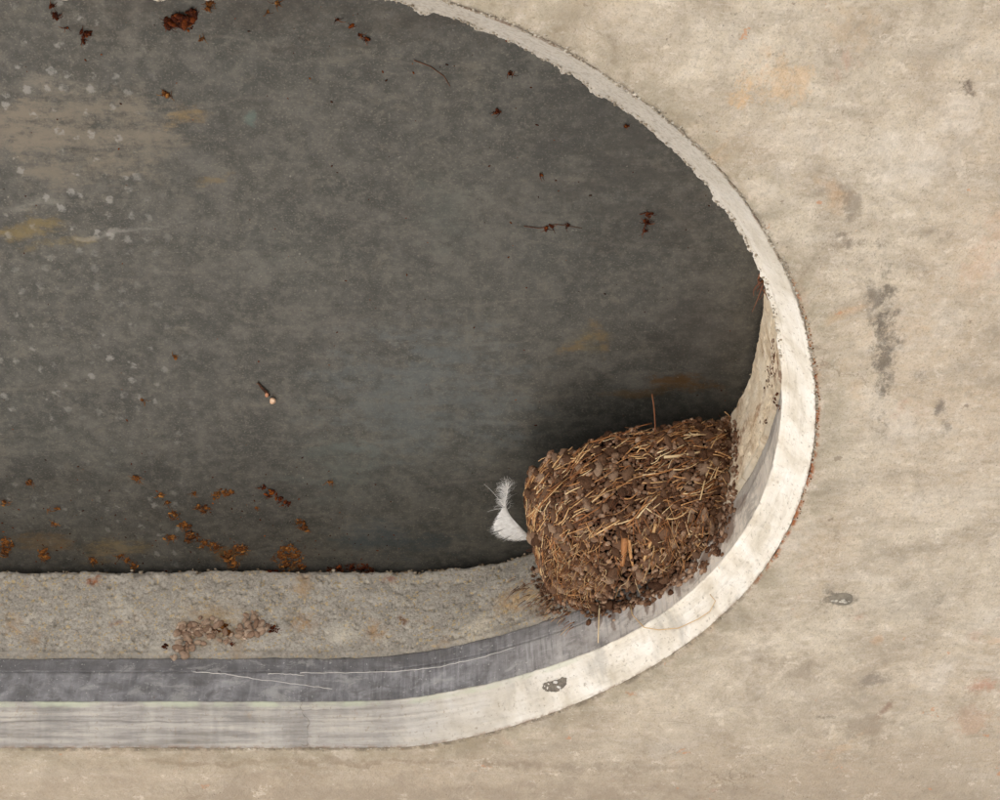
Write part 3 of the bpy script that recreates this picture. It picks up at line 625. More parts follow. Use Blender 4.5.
# straws: laid round the cup in the upper courses, hanging and bristling at the foot
def straw_on(a, e, length, ang, lift, r, bow):
    """centre on the surface, direction = mix of 'along' and 'down'"""
    p = nest_pt(a, e); n = nest_n(a, e)
    al = (nest_pt(a + .03, e) - nest_pt(a - .03, e)).normalized(); dn = n.cross(al).normalized()
    if dn.z > 0: dn = -dn
    d = al * math.cos(ang) - dn * math.sin(ang)
    out = []
    for k in range(6):
        t = k / 5 - .5
        a2 = a + t * length * math.cos(ang) / .08; 
        q = p + d * (t * length) + dn * (bow * (4 * t * t - 1))
        # follow the curved surface: settle on it
        drop = (t * length) ** 2 / (2 * .075)
        q = q - n * drop * .95 + n * (lift + random.uniform(-.0003, .0003))
        out.append(q)
    return stem_geo(out, r, r * random.uniform(.35, .8))
nst = 0; sheap = Heap(); rheap = Heap()
def put_straw(V, F, big, m=M_straw):
    global nst
    if big and nst < 275:
        c = V.mean(0); o = mesh('straw', V - c, F, m, None, True); o.parent = nest; o.location = Vector(c) - Vector(nest.location); nst += 1; return o
    (sheap if m is not M_root else rheap).add(V, [f if len(f) == 4 else f for f in F])
def addstraw(heap, V, F): heap.V.append(V); heap.F.append([[i + heap.k for i in f] for f in F]); heap.k += len(V)
class Heap2(Heap):
    def add(s, V, F): s.V.append(V); s.F.append([[i + s.k for i in f] for f in F]); s.k += len(V)
    def build(s, name, m, parent=None, smooth=True):
        F = [f for a in s.F for f in a]; o = mesh(name, np.concatenate(s.V), F, m, None, smooth)
        if parent: keep(o, parent)
        return o
sheap, rheap = Heap2(), Heap2()
for k in range(900):
    a = random.uniform(-1.5, 1.6); e = math.asin(random.random() ** .9)
    if math.cos(e) < random.random() * .8: continue
    low = sstep(.85, 1.2, e)
    ang = random.gauss(.22, .22) if random.random() > low else random.gauss(-1.25, .5)
    L = random.uniform(.008, .030) * (1.15 if k < 220 else .75)
    r = random.uniform(.00025, .0007)
    V, F = straw_on(a, e, L, ang, random.uniform(.0008, .0028), r, random.gauss(0, .0015))
    put_straw(V, F, k < 215 and L > .009)
for k in range(700):                      # fine brown rootlets
    a = random.uniform(-1.6, 1.65); e = math.asin(random.random() ** .8)
    low = sstep(.7, 1.2, e); ang = random.gauss(.3, .5) if random.random() > low else random.gauss(-1.3, .6)
    V, F = straw_on(a, e, random.uniform(.006, .02), ang, random.uniform(.0004, .003), random.uniform(.00014, .0003), random.gauss(0, .002))
    rheap.add(V, F)
Vc = Vector(CAM)
for k in range(520):                      # bristles at the foot and along the left edge
    a = random.uniform(-1.5, 1.2); e = random.uniform(.95, 1.5)
    p = nest_pt(a, e) + nest_n(a, e) * .001
    dirn = (Vector((0, 0, -1)) * 1.0 + N * random.gauss(.25, .25) + T * random.gauss(-.15, .35)).normalized()
    L = random.uniform(.006, .022)
    pts = bez(p - dirn * L * .4, p + dirn * L * .6, T * random.gauss(0, .0015) + N * random.gauss(0, .001), 5)
    V, F = stem_geo(pts, random.uniform(.0002, .00055), .00014)
    put_straw(V, F, k < 90, M_straw if k % 3 else M_straw_pale)
for k in range(150):                      # dangling rootlets and threads
    a = random.uniform(-1.5, 1.5); e = random.uniform(.7, 1.5); p = nest_pt(a, e) + nest_n(a, e) * .001
    dirn = (Vector((0, 0, -1)) + N * random.gauss(.1, .3) + T * random.gauss(-.1, .5)).normalized(); L = random.uniform(.006, .016)
    V, F = stem_geo(bez(p, p + dirn * L, T * random.gauss(0, .003), 6), .0002, .0001); rheap.add(V, F)
# fringe running out over the wall at the left foot
for k in range(54):
    u, v = random.uniform(512, 575), 0
    v = 575 + (u - 505) * .62 + random.uniform(-8, 14)
    h, n = hit(u, v); L = random.uniform(.004, .014)
    d = (Vector((-1, random.gauss(.2, .3), random.gauss(-.75, .35)))).normalized(); d = (d - n * d.dot(n)).normalized()
    V, F = stem_geo(bez(h + n * .0005, h + n * random.uniform(.0008, .003) + d * L, n * .001, 5), .00028, .00012); (sheap if k % 2 else rheap).add(V, F)
tag(sheap.build('straw_bristles', M_straw, nest), kind='stuff'); tag(rheap.build('rootlets', M_root, nest), kind='stuff')
def nest_hit(u, v, dz=.004):              # a point on or in front of the nest along a sight line through (u, v)
    d = Vector(ray(u, v)).normalized(); best = None
    h = NT.ray_cast(Vc, d)
    if h[0] is None: h0, n0 = hit(u, v); return h0 + n0 * dz
    return h[0] - d * dz
NT = bvh([o for o in nest.children if o.name.startswith('mud_cup')][0], (0, 0, 0))
# key stems seen in the photograph (traced along the surfaces they lie on)
for pts, r, lab, mm in (
    ([(526+19, 516), (548, 490), (555, 478), (566, 470)], .0006, 'long pale straw arched over the left shoulder', M_straw_pale),
    ([(656, 524), (650, 545), (642, 565), (636, 590)], .0014, 'broad split straw hanging down the middle', M_straw),
    ([(625, 538), (624, 552), (622, 566)], .0028, 'wide flat orange blade', M_straw),
    ([(629, 540), (630, 553), (633, 566)], .0016, None, M_straw),
    ([(604, 596), (604, 612), (603, 645)], .0007, 'pale straw hanging straight down past the foot', M_straw_pale),
    ([(566, 566), (568, 578), (570, 592)], .0008, 'short pale straw', M_straw_pale),
    ([(690, 530), (700, 540), (712, 556), (727, 568)], .0006, 'pale bent straw sticking out at the right', M_straw_pale),
    ([(688, 534), (700, 535), (715, 532)], .0006, None, M_straw_pale),
    ([(664, 457), (680, 456), (700, 452)], .0013, 'thick pale straw laid level near the rim', M_straw_pale),
    ([(637, 540), (645, 548), (664, 527)], .0005, None, M_straw),
    ([(646, 476), (670, 471), (690, 460)], .0007, None, M_straw),
    ([(574, 480), (585, 474), (592, 469)], .0006, None, M_straw_pale),
    ([(560, 530), (580, 520), (600, 507)], .0008, None, M_straw),
    ([(570, 548), (590, 538), (620, 520)], .0009, None, M_straw),
    ([(668, 530), (660, 550), (665, 565), (658, 577)], .0005, None, M_straw),
    ([(596, 560), (588, 580), (584, 600)], .0006, None, M_straw_pale),
    ([(712, 462), (706, 475), (700, 500)], .0008, None, M_straw_pale),
    ([(606, 433), (614, 429), (622, 433), (628, 434)], .0007, 'pale curl on the rim', M_straw)):
    q = [nest_hit(u, v, .0068) for u, v in pts]
    qq = []
    for i in range(len(q) - 1):
        for t in (0, .33, .66): qq.append(q[i].lerp(q[i + 1], t))
    qq.append(q[-1])
    for _ in range(2): qq = [qq[0]] + [(qq[i - 1] + qq[i] * 2 + qq[i + 1]) / 4 for i in range(1, len(qq) - 1)] + [qq[-1]]
    V, F = stem_geo(qq, r, r * .6, sides=5, flat=.4); c = V.mean(0)
    o = mesh('straw', V - c, F, mm); o.parent = nest; o.location = Vector(c) - Vector(nest.location)
    if lab: o['label'] = lab
# upright twig behind the rim
p0 = Vector(P(655, 436, .118)); V, F = stem_geo(bez(p0, Vector(P(652, 394, .132)), (.0008, 0, 0), 7), .0006, .0005)
o = mesh('twig', V, F, M_root); keep(o, nest); o['label'] = 'thin upright twig poking above the rim'
# the long thin stem that loops across the rim to the right of the foot
loop = []
for u, v in ((632, 606), (634, 616), (645, 626), (660, 630), (680, 628), (700, 619), (712, 611), (717, 601), (712, 594)):
    h, n = hit(u, v); loop.append(h + n * .0022)
V, F = stem_geo(loop, .00042, .00028, sides=6, flat=1); o = mesh('grass_stem', V, F, M_straw_pale); keep(o, nest); o['label'] = 'long thin grass stem looping across the pale rim'
# mud streaks on the wall beside the nest
def patch_pellets(u0, v0, u1, v1, n, r, m, jitter, parent, name='mud_pellet', stuff=True):
    hp = Heap2()
    for k in range(n):
        t = random.random(); u = u0 + (u1 - u0) * t + random.gauss(0, jitter); v = v0 + (v1 - v0) * t + random.gauss(0, jitter)
        h, nn = hit(u, v); fr = frame(nn, random.uniform(0, 6.28)); rr = r * random.uniform(.5, 1.3)
        V, F = LUMPS1[k % 16]; hp.add((V * rr * np.array([1.3, 1, .7])) @ fr.T + np.array(h + nn * rr * .2), F.tolist())
    o = hp.build(name, m); keep(o, parent); 
    if stuff: o['kind'] = 'stuff'
    return o
patch_pellets(736, 422, 732, 500, 90, .0016, M_mud, 2.6, nest, 'mud_spatter')
patch_pellets(731, 500, 712, 556, 90, .0019, M_mud, 3.2, nest, 'mud_spatter')
patch_pellets(534, 575, 560, 612, 90, .0015, M_mud, 4, nest, 'mud_spatter')
patch_pellets(585, 614, 650, 598, 120, .0019, M_mud, 3.6, nest, 'mud_spatter')
patch_pellets(650, 594, 708, 562, 110, .0019, M_mud, 3.8, nest, 'mud_spatter')
# ------------------------------------------------------------------ the started patch of pellets on the wall
h0, n0 = hit(225, 632)
pp = empty('mud_patch', h0, 'small lumpy patch of dried pale mud pellets stuck low on the concrete wall', 'mud patch')
spots = []
for u, v, r in ((176,634,5),(183,628,7),(192,626,7),(199,634,6),(205,624,5),(208,630,6),(214,636,5),(190,640,6),(180,648,7),(186,655,7),(176,657,5),(193,649,5),(220,628,6),(226,631,5),(214,622,5),(200,618,4),(232,636,4),(222,640,4),(206,643,4),(197,644,5),(186,635,5),(178,642,5),
                (240,628,5),(246,633,6),(254,635,6),(262,632,6),(241,636,5),(250,626,6),(258,625,6),(247,619,5),(255,618,5),(262,624,5),(252,612,4),(244,613,4),(266,629,5),(236,631,4)):
    for q in range(2 if r > 4 else 1):
        uu, vv = u + random.gauss(0, 1.6), v + random.gauss(0, 1.4)
        h, n = hit(uu, vv); rr = PX(r) * random.uniform(.62, .85); fr = frame(n, random.uniform(0, 6.28))
        M4 = Matrix([list(fr[k] * np.array([rr * 1.25, rr * .85, rr * .8])) + [0] for k in range(3)] + [[0, 0, 0, 1]])
        M4.translation = h + n * rr * .45 - h0
        me = PPM[random.randrange(8)] if 'PPM' in globals() else None
        if me is None:
            PPM = []
            for k in range(8):
                V, F = LUMPS[k]; me = bpy.data.meshes.new('pale_pellet'); me.from_pydata(V.tolist(), [], F.tolist()); me.materials.append(M_paste); me.shade_smooth(); PPM.append(me)
            me = PPM[0]
        o = bpy.data.objects.new('mud_pellet', me); C.objects.link(o); o.parent = pp; o.matrix_local = M4
def crust(name, pts, m, label=None, cat=None, parent=None, dens=1.3, rad=.0009, jit=3.0, flat=.55, group=None, vmax=571):
    """a broken crust of small crumbs round the traced points"""
    groups = []
    for q in pts:
        near = [g for g in groups if any(math.hypot(q[0] - w_[0], q[1] - w_[1]) < q[2] + w_[2] + 1.5 for w_ in g)]
        g = [q] + [x for n_ in near for x in n_]; groups = [x for x in groups if x not in near] + [g]
    objs = []
    for g in groups:
        hp = Heap2()
        for (u, v, r) in g:
            V, F = LUMPS1[random.randrange(16)]; h, n = hit(u, min(v, (vmax or 9999))); hp.add((V * np.array([PX(r) * .75, PX(r) * .6, .0006])) @ frame(n, 0).T + np.array(h), F.tolist())
            for k in range(max(3, int(r * r * .42 * dens))):
                a = random.uniform(0, 6.28); q = r * random.random() ** .6
                uu, vv = u + q * math.cos(a), v + q * math.sin(a) * .8
                if name != 'dark_crumbs' and vmax and vv > vmax: continue
                h, n = hit(uu, vv); fr = frame(n, random.uniform(0, 6.28)); rr = rad * random.choice((.35, .5, .7, 1.0, 1.5)) * random.uniform(.8, 1.2)
                V, F = LUMPS1[random.randrange(16)]
                hp.add((V * rr * np.array([random.uniform(.9, 2.0), .8, flat])) @ fr.T + np.array(h + n * rr * random.uniform(0, .9)), F.tolist())
            for k in range(int(r * 2.2)):      # thin flakes and threads in the crust
                a = random.uniform(0, 6.28); uu, vv = u + r * .8 * math.cos(a), v + r * .6 * math.sin(a)
                h, n = hit(uu, vv); d = Vector((random.gauss(0, 1), random.gauss(0, 1), 0)).normalized()
                V, F = stem_geo(bez(h, h + d * random.uniform(.002, .005) - Vector((0, 0, .001)), Vector((0, 0, -.001)), 4), .00028, .0001); hp.add(V, F)
        objs.append((hp, g))
    if parent or len(objs) == 1:
        tot = Heap2()
        for hp, g in objs:
            k0 = 0
            for V, F in zip(hp.V, hp.F): tot.add(V, [[i - k0 for i in f] for f in F]); k0 += len(V)
        o = tot.build(name, m)
        if parent: keep(o, parent); o['kind'] = 'stuff'
        else: tag(o, label, cat, group)
        return o
    h, n = hit(pts[0][0], pts[0][1]); root = empty(name, h, label, cat, group)
    for hp, g in objs: o = hp.build('crust_piece', m); keep(o, root)
    return root
crust('orange_crumbs', [(222, 627, 7), (228, 632, 6)], M_rust, parent=pp, vmax=None)
crust('mud_dust', [(184, 632, 10), (198, 630, 11), (212, 632, 9), (186, 648, 8), (246, 632, 9), (258, 626, 9), (254, 616, 6), (228, 640, 6)], M_paste, parent=pp, vmax=None)
crust('dark_crumbs', [(270, 628, 6), (276, 629, 5), (166, 647, 3), (233, 645, 2)], M_darkrust, parent=pp)

# ------------------------------------------------------------------ crusts on the dark plate
G = 'rusty crusts on the dark plate'
crust('rust_crust', [(172, 25, 6), (180, 20, 8), (188, 24, 7), (193, 15, 6), (168, 20, 3)], M_darkrust, 'largest dark red-brown crust near the top edge of the plate', 'rust crust', group=G, rad=.0016)
crust('rust_crust', [(55, 15, 5), (53, 6, 3), (67, 28, 2), (86, 33, 5), (83, 40, 3)], M_darkrust, 'brown flecks in the upper left corner of the plate', 'rust crust', group=G)
crust('rust_crust', [(210, 4, 5), (208, 9, 2), (202, 39, 3)], M_rust, 'small orange crust at the top beside the largest dark crust', 'rust crust', group=G)
crust('rust_crust', [(277, 3, 4), (268, 12, 2)], M_rust, 'little yellow-brown crumb touching the top edge of the picture', 'rust crust', group=G)
crust('rust_crust', [(165, 94, 5), (169, 95, 3)], M_rust, 'small brown double crumb below the largest dark crust', 'rust crust', group=G)
crust('rust_crust', [(360, 35, 3), (366, 39, 3), (353, 26, 2), (337, 20, 2)], M_darkrust, 'dark broken line of crumbs right of the top crusts', 'rust crust', group=G)
crust('rust_crust', [(648, 214, 4), (647, 222, 4), (644, 230, 2)], M_darkrust, 'dark red crumb near the curved rim on the right', 'rust crust', group=G)
crust('rust_crust', [(497, 112, 4), (510, 74, 3), (626, 127, 2), (541, 175, 2)], M_darkrust, 'scattered dark crumbs under the upper right rim', 'rust crust', group=G)
crust('rust_crust', [(568, 225, 3), (552, 227, 1.5), (546, 228, 1.5)], M_darkrust, 'tiny crumb strung on a thin brown thread', 'rust crust', group=G)
crust('rust_crust', [(160, 495, 4), (168, 503, 4), (175, 515, 6), (185, 525, 7), (192, 537, 8), (205, 543, 7), (216, 547, 7), (228, 556, 8), (234, 563, 7), (170, 537, 6), (240, 549, 8)], M_rust, 'long orange-brown trail of crust running down to the wall edge', 'rust crust', group=G, dens=1.1, vmax=572)
crust('rust_crust', [(195, 493, 3), (223, 492, 5), (216, 495, 5), (230, 492, 4), (206, 508, 5), (198, 506, 3)], M_rust, 'loose orange flakes above the long trail', 'rust crust', group=G)
crust('rust_crust', [(264, 488, 4), (272, 493, 6), (280, 499, 4), (286, 503, 4)], M_darkrust, 'dark slanting crust between the long trail and the feather', 'rust crust', group=G)
crust('rust_crust', [(300, 522, 5), (304, 528, 4), (256, 507, 2)], M_rust, 'small orange crust right of the dark slanting one', 'rust crust', group=G)
crust('rust_crust', [(280, 556, 8), (288, 549, 8), (296, 556, 8), (300, 566, 6), (286, 565, 8)], M_rust, 'rounded orange-brown crust heap on the plate at the wall edge', 'rust crust', group=G, dens=1.2, vmax=572)
crust('rust_crust', [(340, 568, 5), (352, 567, 6), (364, 568, 6), (372, 571, 5), (330, 570, 4)], M_darkrust, 'flat dark crust lying along the wall edge', 'rust crust', group=G, vmax=573)
crust('rust_crust', [(43, 552, 6), (44, 557, 5)], M_rust, 'orange crust low on the left of the plate', 'rust crust', group=G)
crust('rust_crust', [(93, 560, 5), (120, 556, 4), (128, 560, 4), (134, 565, 5)], M_rust, 'two small orange crusts between the left crust and the trail', 'rust crust', group=G)
crust('rust_crust', [(6, 543, 8), (4, 552, 7)], M_rust, 'orange crust at the far left wall edge', 'rust crust', group=G)
crust('rust_crust', [(55, 524, 4), (48, 510, 2), (5, 503, 4), (30, 481, 4), (58, 509, 3)], M_rust, 'faint brown flecks above the left wall edge', 'rust crust', group=G)
crust('rust_crust', [(137, 479, 5), (175, 356, 3), (330, 482, 4), (143, 400, 3)], M_rust, 'pale ochre flecks spread over the middle of the plate', 'rust crust', group=G)
hp = Heap2()
for k in range(420):
    u, v = random.uniform(0, 740), random.uniform(0, 565)
    if random.random() < .45: u, v = random.uniform(0, 400), 565 - abs(random.gauss(0, 45))
    h, n = hit(u, v)
    if h.z < .148: continue
    rr = random.choice((.0002, .0003, .0004, .0006)); V, F = LUMPS1[k % 16]
    hp.add((V * rr * np.array([random.uniform(1, 2.4), 1, .5])) @ frame(n, random.uniform(0, 6.28)).T + np.array(h + n * rr * .2), F.tolist())
o = hp.build('dark_specks', M_darkrust); tag(o, kind='stuff')
# loose grit broken off along the plate side edge of the wall
hp = Heap2()
for k in range(700):
    i = random.randrange(40, 520 + 2300 + 500); c = cB[i] + INW[i] * random.uniform(-.002, .0002)
    rr = random.uniform(.0003, .0012); V, F = LUMPS1[k % 16]; z = .1485 + crest[i] + random.uniform(-.001, .0015)
    hp.add(V * rr * np.array([1.5, 1, 1]) + np.array([c[0], c[1], z]), F.tolist())
o = hp.build('edge_grit', mud_material('edge_grit_stone', [(0, S(96, 80, 62)), (.6, S(146, 132, 112)), (1, S(184, 172, 152))], .0006)); keep(o, collar); o['kind'] = 'stuff'
# crumbs of mortar along the outer joint of the rim
hp = Heap2()
for k in range(2600):
    i = random.randrange(0, 520 + 2300 + 500)
    if ANG[i] > .1 and random.random() < .85: continue
    c = cO[i] + OUT[i] * (edge_rough[i] * -1 + abs(random.gauss(0, .0016)) - .0006); rr = random.choice((.00025, .0004, .0005, .0006, .0009)) * random.uniform(.7, 1.2); V, F = LUMPS1[k % 16]
    hp.add((V * rr * np.array([1.3, 1, .8])) + np.array([c[0], c[1], .0002]), F.tolist())
o = hp.build('joint_crumbs', M_grit); keep(o, collar); o['kind'] = 'stuff'
hp = Heap2()
for k in range(1500):                     # ragged lip of the near run
    i = random.randrange(0, 1700)
    if ANG[i] > -.1: continue
    c = cI[i] + INW[i] * (chunk[i] + .0016 - abs(random.gauss(0, .0012))); rr = random.choice((.0004, .0006, .0009)) * random.uniform(.7, 1.2); V, F = LUMPS1[k % 16]
    hp.add((V * rr * np.array([1.2, 1, .8])) + np.array([c[0], c[1], .0245 + random.uniform(-.001, .003)]), F.tolist())
o = hp.build('lip_crumbs', M_grit); keep(o, collar); o['kind'] = 'stuff'
hp = Heap2()
for k in range(120):
    v = random.uniform(300, 520); u = np.interp(v, [296, 324, 363, 396, 435, 474, 520], [796, 806, 814, 817, 816, 809, 796]) + random.gauss(1.2, 1.0)
    h, n = hit(u, v); rr = random.uniform(.0002, .0007); V, F = LUMPS1[k % 16]
    hp.add((V * rr) @ frame(n, random.random() * 6).T + np.array(h), F.tolist())
o = hp.build('rust_crumbs', M_rust); keep(o, collar); o['kind'] = 'stuff'
# brown rot in the seam between band and wall on the right
hp = Heap2()
for (u, v, r, c_) in ((771, 372, 5, 30), (774, 362, 3, 14), (769, 383, 4, 16), (773, 352, 3, 12), (779, 408, 3, 16), (775, 398, 3, 10), (765, 420, 3, 10), (773, 340, 2, 10)):
    for k in range(c_):
        h, n = hit(u + random.gauss(0, r * .4), v + random.gauss(0, r * .9)); rr = random.uniform(.0004, .0011); V, F = LUMPS1[k % 16]
        hp.add((V * rr * np.array([1.4, 1, .35])) @ frame(n, random.random() * 6).T + np.array(h), F.tolist())
o = hp.build('seam_dirt', mud_material('seam_brown', [(0, S(62, 36, 24)), (.6, S(96, 60, 40)), (1, S(140, 98, 70))])); keep(o, collar); o['kind'] = 'stuff'

# chipped dark spot on the rim with white flecks
h, n = hit(555, 685)
ang0 = np.linspace(0, 2 * math.pi, 40, endpoint=False)
ring = []
out_ = [(542, 688), (543, 683.5), (548, 682), (553, 680.5), (558, 679.5), (562, 677.5), (567, 677), (567, 682), (565.5, 686), (562, 690), (556, 692.5), (550, 692), (545, 691)]
for i in range(40):
    t = i / 40 * 13; k = int(t); f = t - k; a_, b_ = out_[k], out_[(k + 1) % 13]
    q, nn = hit(a_[0] + (b_[0] - a_[0]) * f + random.gauss(0, .35), a_[1] + (b_[1] - a_[1]) * f + random.gauss(0, .35)); ring.append(q + nn * .0002)
cen, nn = hit(555, 685); V = [cen + nn * .0003] + [cen.lerp(r_, .93) + nn * .0003 for r_ in ring] + [r_ - nn * .0006 for r_ in ring]
F = [[0, 1 + i, 1 + (i + 1) % 40] for i in range(40)] + [[1 + i, 41 + i, 41 + (i + 1) % 40, 1 + (i + 1) % 40] for i in range(40)]
o = mesh('dark_chip', [v[:] for v in V], F, plain('dark_filler', S(104, 98, 90), S(132, 124, 112), 500), smooth=False); keep(o, collar); o['label'] = 'dark grey chip with white flecks on the pale rim'
hp = Heap2()
for u, v, r in ((556, 682, .0018), (559, 687, .0016), (561, 690, .0012), (548, 688, .001), (549, 684, .0008), (545, 686, .0006), (557, 679, .0008)):
    h, n = hit(u, v); V, F = LUMPS1[3]; hp.add((V * r * np.array([1.2, .7, .25])) @ frame(n, u).T + np.array(h + n * .0008), F.tolist())
ch = hp.build('white_fleck', plain('white_lime', S(214, 208, 200), S(236, 232, 226), 300)); keep(ch, collar); ch['kind'] = 'stuff'

# white threads caught on the grey band; the long one stands for a crease highlight
for lab, pts in (('white hair slanting down across the grey band below the mud patch', ((193, 672), (225, 674), (262, 680), (300, 685), (337, 690))),
                 ('short white hair lying level on the grey band', ((268, 674), (285, 674), (307, 676))),
                 ('long faint highlight along the upper crease of the grey band, made as a white strand', ((300, 673), (345, 673), (395, 672), (440, 667), (480, 658), (520, 646)))):
    q = []
    for i in range(len(pts) - 1):
        for t in np.linspace(0, 1, 8, endpoint=False): q.append((pts[i][0] + (pts[i + 1][0] - pts[i][0]) * t, pts[i][1] + (pts[i + 1][1] - pts[i][1]) * t))
    q3 = []
    for u, v in q: h, n = hit(u, v + random.gauss(0, .25)); q3.append(h + n * .0004)
    V, F = stem_geo(q3, .00034, .00022, sides=5, flat=1); tag(mesh('hair_or_glint', V, F, M_hair if 'M_hair' in globals() else globals().setdefault('M_hair', plain('hair_and_glint_white', S(206, 202, 198), S(232, 228, 222), 100, .5))), lab, 'hair', 'hairs stuck on the grey band')

# anchor spot in the soffit
h, n = hit(841, 599)
an = empty('ceiling_anchor', h, 'small dark ringed anchor with a pale flaked centre in the lower right concrete', 'anchor')
V = []; K = 28
for r_, z_ in ((.0, -.0010), (.0030, -.0012), (.0042, -.0002), (.0055, -.0004), (.0068, .0006)):
    for i in range(K):
        t = 2 * math.pi * i / K; rr = r_ * (1 + .18 * vnoise(np.array([[math.cos(t) * 1.5, math.sin(t) * 1.5, r_ * 300]]), 3)[0])
        V.append((h.x + rr * math.cos(t) * 1.25, h.y + rr * math.sin(t), h.z + z_ - .0003))
F = [[j * K + i, j * K + (i + 1) % K, (j + 1) * K + (i + 1) % K, (j + 1) * K + i] for j in range(4) for i in range(K)]
keep(mesh('sealing_ring', V, F, plain('grey_sealant', S(118, 111, 99), S(140, 132, 118), 200)), an)
hp = Heap2()
for k in range(9):
    t = random.uniform(0, 6.28); V, F = LUMPS1[k]; rr = random.uniform(.0006, .0014)
    hp.add((V * rr * np.array([1.3, .9, .4])) + np.array([h.x + random.gauss(0, .0022), h.y + random.gauss(0, .0014), h.z - .0018]), F.tolist())
o = hp.build('pale_flakes', plain('pale_flake_lime', S(172, 165, 152), S(206, 200, 188), 300)); keep(o, an); o['kind'] = 'stuff'

# husk stuck on the plate
h, n = hit(268, 394)
hu = empty('seed_husk', h, 'tiny pale husk with a dark narrow wing stuck on the middle of the plate', 'husk')
def at_plate(u, v, d=.001): h, n = hit(u, v); return h + n * d
V, F = stem_geo([at_plate(258, 381.5), at_plate(261, 386), at_plate(265, 390), at_plate(269, 394, .002)], .0007, .0017, sides=6, flat=.4)
keep(mesh('wing', V, F, plain('dark_wing', S(44, 26, 18), S(84, 54, 36), 300)), hu)
V, F = LUMPS[5]; fr = frame(n, .6)
keep(mesh('kernel', (V * np.array([.0030, .0023, .0020])) @ fr.T + np.array(at_plate(273, 399, .0018)), F, plain('pale_husk', S(206, 160, 124), S(232, 204, 176), 300)), hu)
V, F = LUMPS[6]; keep(mesh('stalk', (V * np.array([.0020, .0014, .0012])) @ fr.T + np.array(at_plate(267, 393, .0022)), F, plain('pink_husk', S(176, 112, 80), S(206, 150, 116), 300)), hu)

# wisp of rootlets caught under the rim on the right
pw = Vector(P(763, 279, .031)); wi = empty('root_wisp', pw, 'wisp of orange-brown rootlets dangling from the rim high on the right', 'rootlets')
for (u0, v0, u1, v1, r) in ((764, 280, 754, 296, .0007), (763, 284, 752, 312, .0005), (765, 277, 757, 292, .0006), (762, 272, 763, 290, .0009), (765, 282, 759, 300, .0004), (766, 286, 756, 290, .0006), (763, 290, 768, 300, .0005), (760, 282, 764, 276, .0007)):
    V, F = stem_geo(bez(P(u0, v0, .033), P(u1, v1, .040), (random.gauss(0, .002), 0, 0), 6), r, r * .5); keep(mesh('rootlet', V, F, M_root), wi)
V, F = LUMPS[2]; keep(mesh('dirt_clot', V * .0022 + np.array(P(764, 281, .033)), F, M_rust), wi)

# thin threads on the plate near crumbs
for lab, pts in (('thin brown thread on the plate right of centre', ((524, 226), (540, 228), (556, 224), (570, 226), (582, 228))), ('thin curved thread high on the plate', ((414, 60), (430, 66), (444, 76), (450, 86))), ('thin dark thread hanging from the crumb near the right rim', ((640, 214), (652, 212), (646, 222), (642, 238)))):
    V, F = stem_geo([at_plate(u, v, .0004) for u, v in pts], .00028, .00018, sides=5, flat=1); tag(mesh('brown_thread', V, F, M_root), lab, 'thread', 'threads on the plate')

# ------------------------------------------------------------------ feather
fe_o = Vector(P(524, 538, .115))
fe = empty('feather', fe_o, 'small fluffy white feather stuck to the left side of the nest', 'feather')
m = Mat('white_feather', .7, .2); m.b.inputs['Subsurface Weight'].default_value = 0
M_fea = m.done(m.mix(m.mr(m.noise(300, 3), .35, .65), S(226, 223, 218), S(244, 242, 238)))
def fp(u, v, d=0.0): return Vector(P(u, v, .118 + d))
def polyl(pts, n):
    pts = [Vector(p) for p in pts]; out = []
    for i in range(n):
        t = i / (n - 1) * (len(pts) - 1); k = min(int(t), len(pts) - 2); f = t - k
        p_ = [pts[max(k - 1, 0)], pts[k], pts[k + 1], pts[min(k + 2, len(pts) - 1)]]
        out.append(.5 * ((2 * p_[1]) + (-p_[0] + p_[2]) * f + (2 * p_[0] - 5 * p_[1] + 4 * p_[2] - p_[3]) * f * f + (-p_[0] + 3 * p_[1] - 3 * p_[2] + p_[3]) * f ** 3))
    return out
rach = polyl([fp(508, 488, .002), fp(506, 498), fp(505, 507, -.002), fp(510, 516, -.004), fp(519, 526, -.004), fp(529, 536, .002)], 22)
V, F = stem_geo(rach, .00022, .00035, sides=5, flat=1); keep(mesh('shaft', V, F, M_fea), fe)
def barbs(n, t0, t1, side, L0, L1, curl, spread, r):
    hp = Heap2()
    for k in range(n):
        t = t0 + (t1 - t0) * (k + random.random()) / n; i = min(int(t * 21), 20); p = rach[i].lerp(rach[i + 1], t * 21 - i)
        d = (rach[min(i + 1, 21)] - rach[i]).normalized().lerp((rach[min(i + 2, 21)] - rach[min(i + 1, 20)]).normalized(), t * 21 - i).normalized(); vd = (p - Vc).normalized(); sd_ = d.cross(vd).normalized() * side
        L = (L0 + (L1 - L0) * (k / n)) * random.uniform(.75, 1.1)
        dr = (sd_ * math.cos(spread) + d * math.sin(spread)).normalized(); dr = (dr + vd * random.gauss(0, .22)).normalized()
        pts = []
        for q in range(7):
            f = q / 6; pts.append(p + dr * (L * f) + d * (curl * L * f * f) + vd * (random.gauss(0, .0002)) + sd_ * random.gauss(0, .00015))
        V, F = stem_geo(pts, r, r * .35, sides=3, flat=1); hp.add(V, F)
    return hp
RR = polyl([fp(506, 507, -.002), fp(510, 515, -.004), fp(518, 525, -.004), fp(524, 531, -.002), fp(529, 536, .002)], 60)
LL = polyl([fp(502, 508, -.002), fp(495, 519, -.003), fp(491, 530, -.002), fp(500, 538, .0), fp(513, 541, .001), fp(527, 540, .002)], 60)
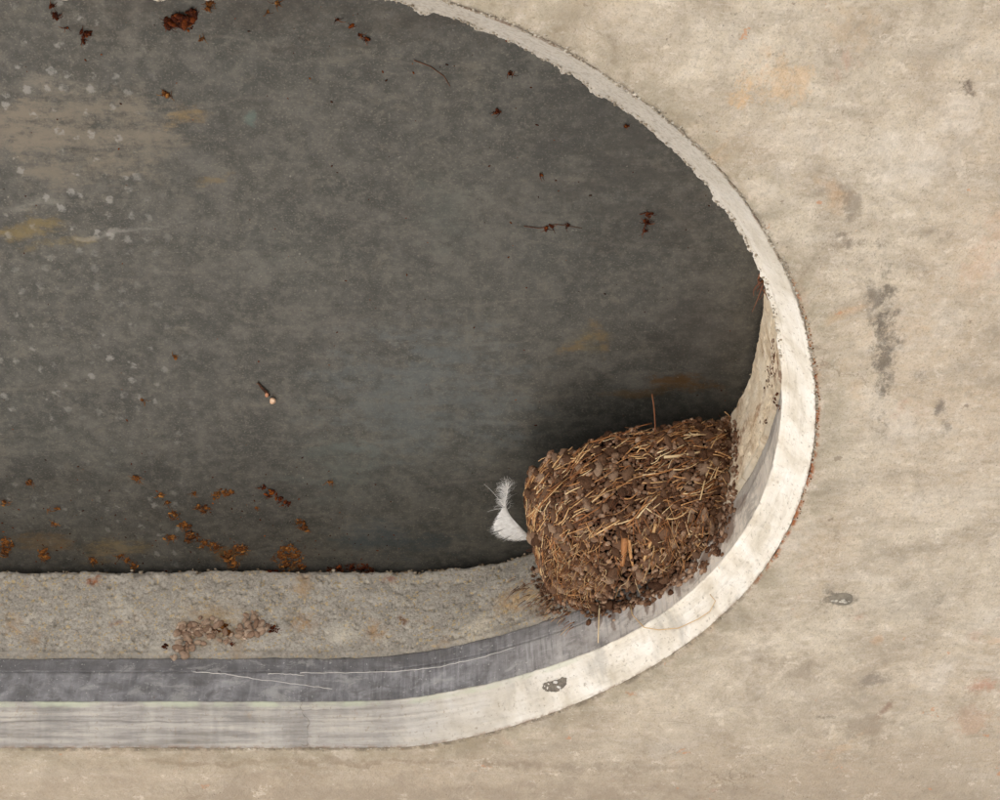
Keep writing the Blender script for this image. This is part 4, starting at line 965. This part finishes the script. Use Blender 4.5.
def barbline(t, rag=0.0):
    i = t * 59; k = min(int(i), 58); f = i - k; a_ = RR[k].lerp(RR[k + 1], f); b_ = LL[k].lerp(LL[k + 1], f); b_ = a_.lerp(b_, 1 + rag)
    up_ = Vector((0, -sE, cE)); m_ = a_.lerp(b_, .5) - up_ * PX(1.6) + Vector((-PX(.5), 0, 0)) + (Vc - a_).normalized() * .0012
    return [a_ * (1 - q) ** 2 + m_ * (2 * q * (1 - q)) + b_ * q * q for q in (0, .2, .4, .6, .8, 1)]
V = []; splits = (.22, .47, .66, .84)
TT = np.linspace(0, 1, 61)
for t in TT: V += [p_[:] for p_ in barbline(t, -.14 + random.gauss(0, .035) - (.45 if min(abs(t - q) for q in splits) < .012 else 0))]
x1 = mesh('vane', V, grid_faces(61, 6), M_fea); keep(x1, fe)
hp = Heap2()
for k in range(300):
    t = random.random(); V, F = stem_geo([p_ + (Vc - p_).normalized() * random.uniform(.0001, .0005) for p_ in barbline(t, random.gauss(-.02, .07))], .00013, .00004, sides=3, flat=1); hp.add(V, F)
x1 = hp.build('barbs', M_fea); keep(x1, fe); x1['kind'] = 'stuff'
hp = Heap2()
for k in range(230):                      # loose down radiating from the waist of the feather
    p = rach[int(random.random() ** 1.3 * 11)]; an = R(random.choice((random.gauss(165, 26), random.gauss(125, 22), random.gauss(70, 22))))
    up_ = Vector((0, -sE, cE)); d = (Vector((1, 0, 0)) * math.cos(an) + up_ * math.sin(an)).normalized(); L = PX(random.uniform(6, 15)); vd = (p - Vc).normalized()
    side_ = d.cross(vd)
    V, F = stem_geo([p + d * (L * f) + side_ * (L * random.choice((-1, 1)) * .22 * f * f) + vd * (L * .5 * f * random.gauss(0, .4)) for f in (0, .25, .5, .75, 1)], .00011, .00004, sides=3, flat=1); hp.add(V, F)
V, F = stem_geo(bez(rach[9], fp(484, 484, .003), (0, 0, .002), 8), .00018, .00006, sides=3, flat=1); hp.add(V, F)
V, F = stem_geo(bez(rach[9], fp(487, 512, .003), (0, 0, .001), 8), .00018, .00006, sides=3, flat=1); hp.add(V, F)
x1 = hp.build('downy_tuft', M_fea); keep(x1, fe)
print('tris', sum(len(p.vertices) - 2 for me in bpy.data.meshes for p in me.polygons))
